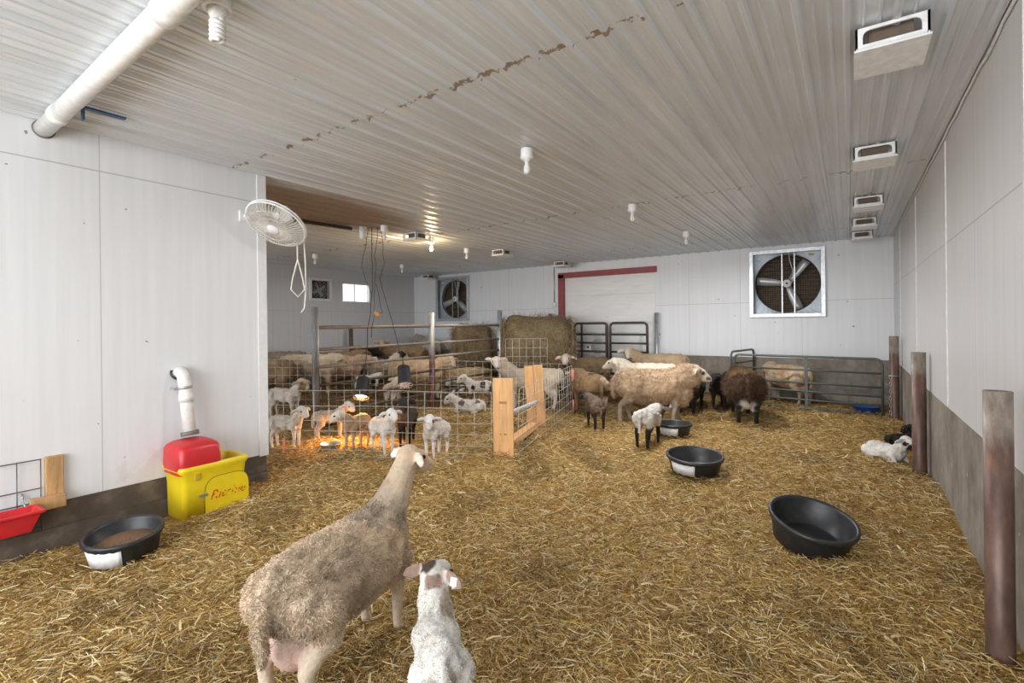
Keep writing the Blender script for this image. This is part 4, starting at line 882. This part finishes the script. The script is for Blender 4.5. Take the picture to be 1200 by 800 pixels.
    if udder and not lie:
        b.ell((-.36, 0, .325), (.12, .105, .125), None, 14); CS.append(((-.37, 0, .30), .115, udder, 0))
        for s in (-1, 1): limb([((-.36, .06 * s, .25), .035), ((-.37, .075 * s, .175), .016)], udder, 0, 8)
    o = b.build(name, None, None, fix=False); me0 = o.data
    if S != 1: me0.transform(Matrix.Scale(S, 4))
    r = o.modifiers.new('r', 'REMESH'); r.mode = 'VOXEL'; r.voxel_size = vox * S; r.adaptivity = 0
    s = o.modifiers.new('s', 'SMOOTH'); s.factor = .5; s.iterations = 5 if vox < .012 else 3
    bpy.context.view_layer.update(); me = bpy.data.meshes.new_from_object(o.evaluated_get(bpy.context.evaluated_depsgraph_get()))
    o.modifiers.clear(); o.data = me; bpy.data.meshes.remove(me0); me.name = name
    nv = len(me.vertices); V = np.zeros(nv * 3, np.float32); me.vertices.foreach_get('co', V); V = V.reshape(-1, 3).astype(float); U = V / S
    N_ = np.zeros(nv * 3, np.float32); me.vertices.foreach_get('normal', N_); N_ = N_.reshape(-1, 3).astype(float)
    P = np.array([c[0] for c in CS]); R = np.array([c[1] for c in CS]); K = np.array([c[2] for c in CS]); Wl = np.array([c[3] for c in CS])
    D = np.linalg.norm(U[:, None, :] - P[None], axis=2) / R[None]; wt = np.exp(-9 * (D - D.min(1, keepdims=True))); wt /= wt.sum(1, keepdims=True)
    col = wt @ K; wl = wt @ Wl
    patches = [q if q[0] != 'h' else (*hp_(*q[1:4]), q[4], q[5]) for q in patches]
    for (px_, py_, pz_, pr_, pc) in patches:
        dd = np.linalg.norm(U - np.array([px_, py_, pz_]), axis=1) / pr_ + .18 * lumps(U, 24 / max(pr_, .1) * .25); k = 1 - sstep(.85, 1.1, dd); col = col * (1 - k[:, None]) + np.array(pc) * k[:, None]
    tone = 1 + .13 * lumps(U, 7)[:, None] + .10 * (lumps(U, 33) * wl)[:, None]; col = np.clip(col * tone, 0.004, .95)
    amp = (.010 if young else .016) * wool * S
    V2 = V + N_ * (wl * (lumps(U, 38 if not young else 60) * .6 + lumps(U, 85) * .5))[:, None] * amp
    me.vertices.foreach_set('co', V2.astype(np.float32).reshape(-1)); a = me.attributes.new('coat', 'FLOAT_COLOR', 'POINT'); cc = np.ones((nv, 4), np.float32); cc[:, :3] = col; a.data.foreach_set('color', cc.reshape(-1))
    me.materials.clear(); me.materials.append(M_COAT); me.polygons.foreach_set('use_smooth', [True] * len(me.polygons)); me.update()
    zz = float(gz(loc[0], loc[1])) if z is None else z; o.location = (loc[0], loc[1], zz); o.rotation_euler = (0, 0, d2r(heading)); tag(o, label, name, group)
    for s in (-1, 1):
        e = MB().ell(Vector(hp_(.076, s * (.0635 if young else .0585), .030)) * S, [q * hs * S for q in (.016, .009, .014)], HM, 12).build('eye', M_EYE, o)
    for s in tags:
        p = Vector(hp_(-.013, s * .135, .045 - droop * .9)) * S; q = MB().box(p + sd * 0 - hd * .0, (.012 * S, .045 * S * ts, .05 * S * ts), HM).build('ear_tag', M_PAPER, o, .004)
    if fleece:
        me.calc_loop_triangles(); nt_ = len(me.loop_triangles); T = np.zeros(nt_ * 3, np.int32); me.loop_triangles.foreach_get('vertices', T); T = T.reshape(-1, 3)
        A = V2[T]; ar = np.linalg.norm(np.cross(A[:, 1] - A[:, 0], A[:, 2] - A[:, 0]), axis=1); ar = ar * (.25 + wl[T].mean(1)); pb = ar / ar.sum()
        ti = rng.choice(nt_, fleece, p=pb); uv = rng.random((fleece, 2)); fl_ = uv.sum(1) > 1; uv[fl_] = 1 - uv[fl_]
        w3 = np.stack([1 - uv.sum(1), uv[:, 0], uv[:, 1]], 1); bp = (A[ti] * w3[:, :, None]).sum(1); nn = (N_[T[ti]] * w3[:, :, None]).sum(1); ww = (wl[T[ti]] * w3).sum(1); kc = (col[T[ti]] * w3[:, :, None]).sum(1)
        back = np.array([-.35, 0, -.75]); jit = rng.normal(size=(fleece, 3)) * .38; cl = np.stack([lumps(bp / S, 40), lumps(bp / S + 3, 40), lumps(bp / S + 7, 40)], 1) * .35
        d = nn * .55 + back * .55 + jit + cl; d = d - nn * np.minimum(0, (d * nn).sum(1) - .18)[:, None]
        ln = flen * S * (.12 + .88 * np.clip(ww, 0, 1)) * rng.uniform(.5, 1.1, fleece)
        ribbons('fleece', bp - nn * .004, d, ln, np.full(fleece, .0035 * S) * rng.uniform(.6, 1.3, fleece), np.clip(kc * rng.uniform(.80, 1.22, (fleece, 1)), .003, .95), M_FLEECE, o, .5)
    return o
# --- foreground pair
beast('sheep', 'cream ewe nearest the camera, seen from behind with her head turned to the pen', (-2.135, 1.61), 104, S=.955, neck=(-4, 52), head=(-24, -20), nrad=(.135, .084, .072), hsz=1.0, nwool=.25, coat=(.60, .475, .345), face=(.63, .47, .33), leg=(.64, .53, .41), udder=(.66, .46, .39), tags=(1,), wool=.45, fleece=70000, vox=.012, neckl=.40, fat=.95, earcol=(.72, .62, .54), patches=[(.25, 0, .74, .20, (.46, .37, .28))], flen=.021)
beast('lamb', 'white and brown spotted lamb in the foreground beside the cream ewe', (spot(509, 2.08)[0], spot(509, 2.08)[1]), 138, S=1.04, young=True, neck=(-2, 44), head=(-38, -14), neckl=.13, coat=(.72, .69, .64), face=(.68, .64, .58), earcol=(.32, .22, .17), patches=[('h', -.03, .03, .085, .052, (.075, .052, .042)), ('h', -.045, -.035, -.02, .045, (.30, .21, .17)), (.17, -.03, .43, .05, (.42, .33, .27)), (.11, -.055, .42, .05, (.48, .40, .33)), ('h', .10, -.06, .02, .03, (.34, .25, .20))], tags=(-1,), wool=.6, fleece=30000, vox=.0075, flen=.010)
def put(name, label, px, d, rel_, **k):
    x, y, a = spot(px, d); beast(name, label, (x, y), a + rel_, **k)
LG = 'lambs in the wire pen'
put('lamb', 'plain white lamb at the left end of the wire pen, facing right', 335, 6.6, -125, S=1.0, young=True, neck=(-20, 50), head=(-20, -20), coat=(.60, .55, .47), face=(.68, .64, .58), group=LG)
put('lamb', 'pale lamb at the back of the pen with its head lowered beside the grey post', 386, 7.3, -75, S=.98, young=True, neck=(-25, 35), head=(-60, -25), coat=(.56, .50, .43), face=(.72, .68, .62), leg=(.62, .48, .38), group=LG)
put('lamb', 'brown bodied lamb with a white face in the middle of the pen', 416, 6.68, 145, S=1.02, young=True, neck=(-35, 35), head=(-60, -20), coat=(.33, .225, .14), face=(.68, .60, .52), leg=(.42, .30, .22), group=LG)
put('lamb', 'white lamb in the pen looking out beside the black lamb', 448, 6.55, -155, S=1.06, young=True, neck=(0, 62), head=(0, -18), coat=(.66, .62, .56), face=(.74, .71, .66), group=LG)
put('lamb', 'dark brown to black lamb standing upright in the pen', 475, 7.15, 172, S=1.2, young=True, neck=(0, 70), head=(20, -10), coat=(.075, .055, .045), face=(.035, .028, .025), leg=(.02, .017, .015), group=LG, patches=[(.20, 0, .36, .07, (.16, .10, .075))])
put('lamb', 'white lamb with a dark eye patch at the right end of the pen', 509, 6.45, 150, S=1.04, young=True, neck=(35, 55), head=(25, -35), coat=(.58, .53, .46), face=(.74, .71, .67), group=LG, patches=[('h', .075, .06, .03, .030, (.06, .045, .04))])
# --- middle of the barn
put('sheep', 'big tan ewe standing side on in the middle, facing right', 765, 8.45, -86, S=1.19, neck=(0, 24), head=(-4, -22), nrad=(.20, .16, .11), chest=1, coat=(.50, .36, .23), face=(.62, .54, .45), leg=(.42, .34, .26), fat=1.14, wool=.7, fleece=16000, vox=.015, belly=(.58, .50, .40), patches=[('h', .09, -.06, .03, .03, (.10, .08, .07)), ('h', .17, -.03, -.01, .03, (.13, .10, .09)), ('h', .03, -.06, .03, .03, (.20, .16, .13)), (-.1, 0, .5, .12, (.44, .30, .18))], stride=(.05, -.06, .08, -.08), flen=.045)
put('lamb', 'white lamb with black legs drinking at the small tub', 759, 6.75, -22, S=1.22, young=True, neck=(0, -8), head=(0, -50), coat=(.60, .56, .50), face=(.10, .08, .07), leg=(.018, .015, .014), hoof=BLK, group='lambs on the open straw', patches=[(.18, 0, .34, .05, (.05, .04, .035))])
put('lamb', 'dark brown lamb with black legs nursing from the brown ewe', 696, 7.95, 18, S=1.15, young=True, neck=(20, 5), head=(30, 25), coat=(.16, .11, .085), face=(.05, .04, .035), leg=(.022, .018, .016), hoof=BLK, group='lambs on the open straw', patches=[(-.2, 0, .30, .07, (.30, .22, .17))])
put('sheep', 'brown ewe with a pink udder seen from behind, nursing a dark lamb', 689, 9.35, 22, S=1.06, neck=(15, 10), head=(15, -45), coat=(.25, .165, .09), face=TAN, leg=(.33, .235, .15), udder=(.60, .36, .30), wool=.5, patches=[(-.25, -.02, .76, .14, (.09, .062, .042)), (-.50, -.08, .64, .09, (.46, .36, .24))])
put('sheep', 'dark brown ewe looking at the camera in front of the dark gate', 686, 11.2, 128, S=1.18, neck=(25, 30), head=(48, -12), coat=(.145, .10, .057), face=(.58, .46, .39), leg=BRN)
put('lamb', 'black lamb half hidden behind the side wire panel of the pen', 655, 10.8, 10, S=1.15, young=True, coat=BLK, face=BLK, leg=BLK, group='lambs on the open straw')
put('sheep', 'pale grey ewe behind the pine boards, white face towards the camera', 622, 9.98, 86, S=1.13, neck=(10, 38), head=(100, -14), coat=(.44, .36, .27), face=(.68, .61, .56), leg=(.64, .58, .50), fat=.82, neckl=.36, wool=.3, droop=.005, udder=(.60, .42, .36))
put('sheep', 'pale fluffy ewe facing left behind the big tan ewe', 758, 10.2, 80, S=1.2, neck=(0, 28), head=(5, -20), coat=(.62, .54, .43), face=(.66, .58, .48), fat=1.05, patches=[(-.45, -.05, .60, .07, (.08, .06, .05))])
put('sheep', 'tan woolly ewe against the far wall, face towards the camera', 770, 11.55, 88, S=1.24, neck=(5, 36), head=(95, -20), coat=(.40, .29, .175), face=(.60, .52, .43), fat=1.02, patches=[(-.35, -.1, .62, .12, (.24, .16, .10))])
put('sheep', 'dark brown sheep standing behind the head of the big tan ewe', 810, 9.6, -14, S=.95, neck=(0, 10), head=(0, -40), coat=(.07, .045, .03), face=BLK, leg=BLK)
put('sheep', 'black sheep with lowered head beside the shaggy brown ewe', 846, 9.70, 166, S=.9, neck=(0, 25), head=(-20, -40), coat=(.03, .022, .018), face=BLK, leg=BLK, fat=.85)
put('sheep', 'shaggy dark brown ewe with straw on her back and a white udder', 870, 8.75, 8, S=1.12, neck=(10, 5), head=(10, -45), coat=(.095, .055, .033), face=BLK, leg=(.022, .017, .015), hoof=BLK, udder=(.66, .58, .50), fat=1.15, wool=1.0, fleece=14000, flen=.075, patches=[(-.2, .0, .80, .20, (.26, .17, .07)), (.1, .1, .78, .16, (.20, .12, .05))])
put('sheep', 'tan cream ewe penned behind the green gate panel', 921, 10.2, 45, S=1.06, neck=(-30, 10), head=(0, -30), coat=(.50, .37, .25), face=TAN, leg=(.40, .28, .2), udder=(.62, .40, .34), patches=[(-.1, .1, .62, .16, (.46, .28, .16))])
x, y, a = spot(1037, 6.15); beast('lamb', 'white lamb lying in the straw by the right wall post', (x, y), a - 132, fat=1.2, S=1.0, young=True, lie=True, neck=(35, 55), head=(0, -25), coat=(.66, .63, .58), face=(.70, .67, .62), leg=WHT, group='lambs lying by the right wall', patches=[('h', .12, 0, -.03, .07, BLK), ('h', .05, -.05, .0, .035, BLK)])
x, y, a = spot(1062, 6.75); beast('lamb', 'black lamb lying behind the rusty post at the right wall', (x - .02, y), a - 50, S=.9, young=True, lie=True, neck=(80, 40), head=(120, -20), coat=BLK, face=BLK, leg=BLK, group='lambs lying by the right wall')
# --- back left pens
G2 = 'sheep in the back left pens'
put('sheep', 'brown grey sheep just behind the end of the left wall', 304, 10.2, 88, S=1.2, neck=(0, 10), head=(0, -40), coat=(.24, .165, .095), face=BRN, leg=BRN, group=G2, patches=[(-.1, 0, .8, .2, (.34, .25, .16))])
put('sheep', 'grey brown sheep with a dark and white face against the end wall', 325, 12.5, 92, S=1.25, neck=(10, 22), head=(50, -20), coat=(.27, .21, .145), face=(.50, .45, .40), group=G2, patches=[(.36, 0, .62, .13, BRN)])
put('lamb', 'white lamb standing behind the pen, left of the nearest pen post', 334, 8.7, -130, S=1.3, young=True, neck=(10, 50), head=(-10, -20), coat=(.62, .56, .48), face=(.60, .50, .40), group=G2, patches=[('h', .08, -.05, .0, .06, (.30, .18, .10))])
put('sheep', 'round cream sheep beside the nearest galvanised pen post', 364, 11.15, -100, S=1.2, neck=(-10, 0), head=(-20, -50), coat=(.56, .46, .33), face=TAN, group=G2, fat=1.05)
put('sheep', 'pinkish tan sheep right of the nearest galvanised pen post', 398, 12.05, -82, S=1.15, neck=(0, 5), head=(0, -50), coat=(.50, .34, .235), face=(.5, .36, .27), group=G2, patches=[(-.1, 0, .76, .2, (.66, .58, .48))])  # pale back patch paints light from above into the coat
put('sheep', 'brown sheep at the back below the end wall window', 394, 12.9, -88, S=1.2, neck=(0, 15), head=(-10, -30), coat=(.25, .17, .095), face=BRN, group=G2)
put('sheep', 'black sheep with a white muzzle at the back below the window', 424, 14.4, 170, S=1.15, neck=(0, 40), head=(5, -25), coat=BLK, face=(.03, .026, .024), leg=BLK, group=G2, patches=[('h', .2, 0, -.01, .055, WHT)])
put('sheep', 'plain black sheep beside the black one with the white muzzle', 455, 15.3, 85, S=1.1, neck=(0, 15), head=(0, -30), coat=(.035, .03, .028), face=BLK, leg=BLK, group=G2)
put('sheep', 'white and black patched sheep in the middle of the back pen', 447, 13.05, -70, S=1.08, neck=(20, 30), head=(-40, -30), coat=(.58, .48, .38), face=(.55, .45, .36), leg=(.6, .52, .44), fat=.8, group=G2, patches=[(.0, -.05, .70, .16, BLK), (.5, 0, .75, .12, BLK)])
put('lamb', 'white lamb with black spots in front of the patched sheep', 431, 11.2, -60, S=1.2, young=True, neck=(-20, 5), head=(-30, -50), coat=(.68, .64, .58), face=(.10, .08, .07), group=G2, patches=[(.05, -.08, .30, .07, BLK)])
put('sheep', 'brown sheep holding its head high and looking at the camera', 472, 14.0, 85, S=1.2, neck=(5, 55), head=(95, -10), coat=(.20, .13, .07), face=(.42, .33, .25), group=G2, droop=.0)
put('lamb', 'white faced lamb peering over the long tan sheep', 476, 12.4, 175, S=1.3, young=True, neck=(0, 65), head=(10, -15), coat=(.66, .62, .56), face=WHT, earcol=BLK, group=G2)
put('sheep', 'long tan sheep behind the unlit heat lamp, face to the right', 492, 11.3, -84, S=1.2, neck=(-10, 20), head=(-70, -30), coat=(.47, .33, .20), face=(.52, .40, .29), group=G2)
put('lamb', 'cream lamb behind the unlit heat lamp', 459, 10.4, -15, S=1.2, young=True, neck=(0, 20), head=(0, -30), coat=(.60, .50, .38), face=(.62, .52, .42), group=G2)
put('sheep', 'pale grey sheep behind the red painted pen post', 501, 15.9, 30, S=1.3, neck=(0, 40), head=(-20, -20), coat=(.45, .39, .31), face=(.5, .44, .37), group=G2)
put('sheep', 'hay coloured sheep lying down behind the pipe rails', 545, 12.5, 80, S=1.15, lie=True, neck=(0, 25), head=(40, -20), coat=(.44, .32, .17), face=(.46, .34, .22), group=G2)
put('lamb', 'small dark lamb with a white face lying behind the rails', 531, 11.9, 150, S=1.15, young=True, lie=True, neck=(0, 60), head=(10, -20), coat=(.13, .10, .08), face=WHT, group=G2)
put('lamb', 'black and white spotted lamb standing left of the front pine board', 560, 10.4, 80, S=1.2, young=True, neck=(0, 35), head=(30, -20), coat=(.60, .55, .50), face=(.62, .57, .52), leg=(.15, .12, .1), group=G2, patches=[(-.1, .05, .36, .07, BLK), (.08, .06, .33, .05, BLK), (-.2, .04, .33, .05, BLK)])
put('lamb', 'grey and white spotted lamb lying left of the front pine board', 548, 9.6, 75, S=1.25, young=True, lie=True, neck=(0, 25), head=(20, -30), coat=(.62, .57, .52), face=(.6, .55, .5), group=G2, patches=[(-.15, .05, .14, .07, (.12, .1, .09)), (.1, .05, .15, .06, (.12, .1, .09))])
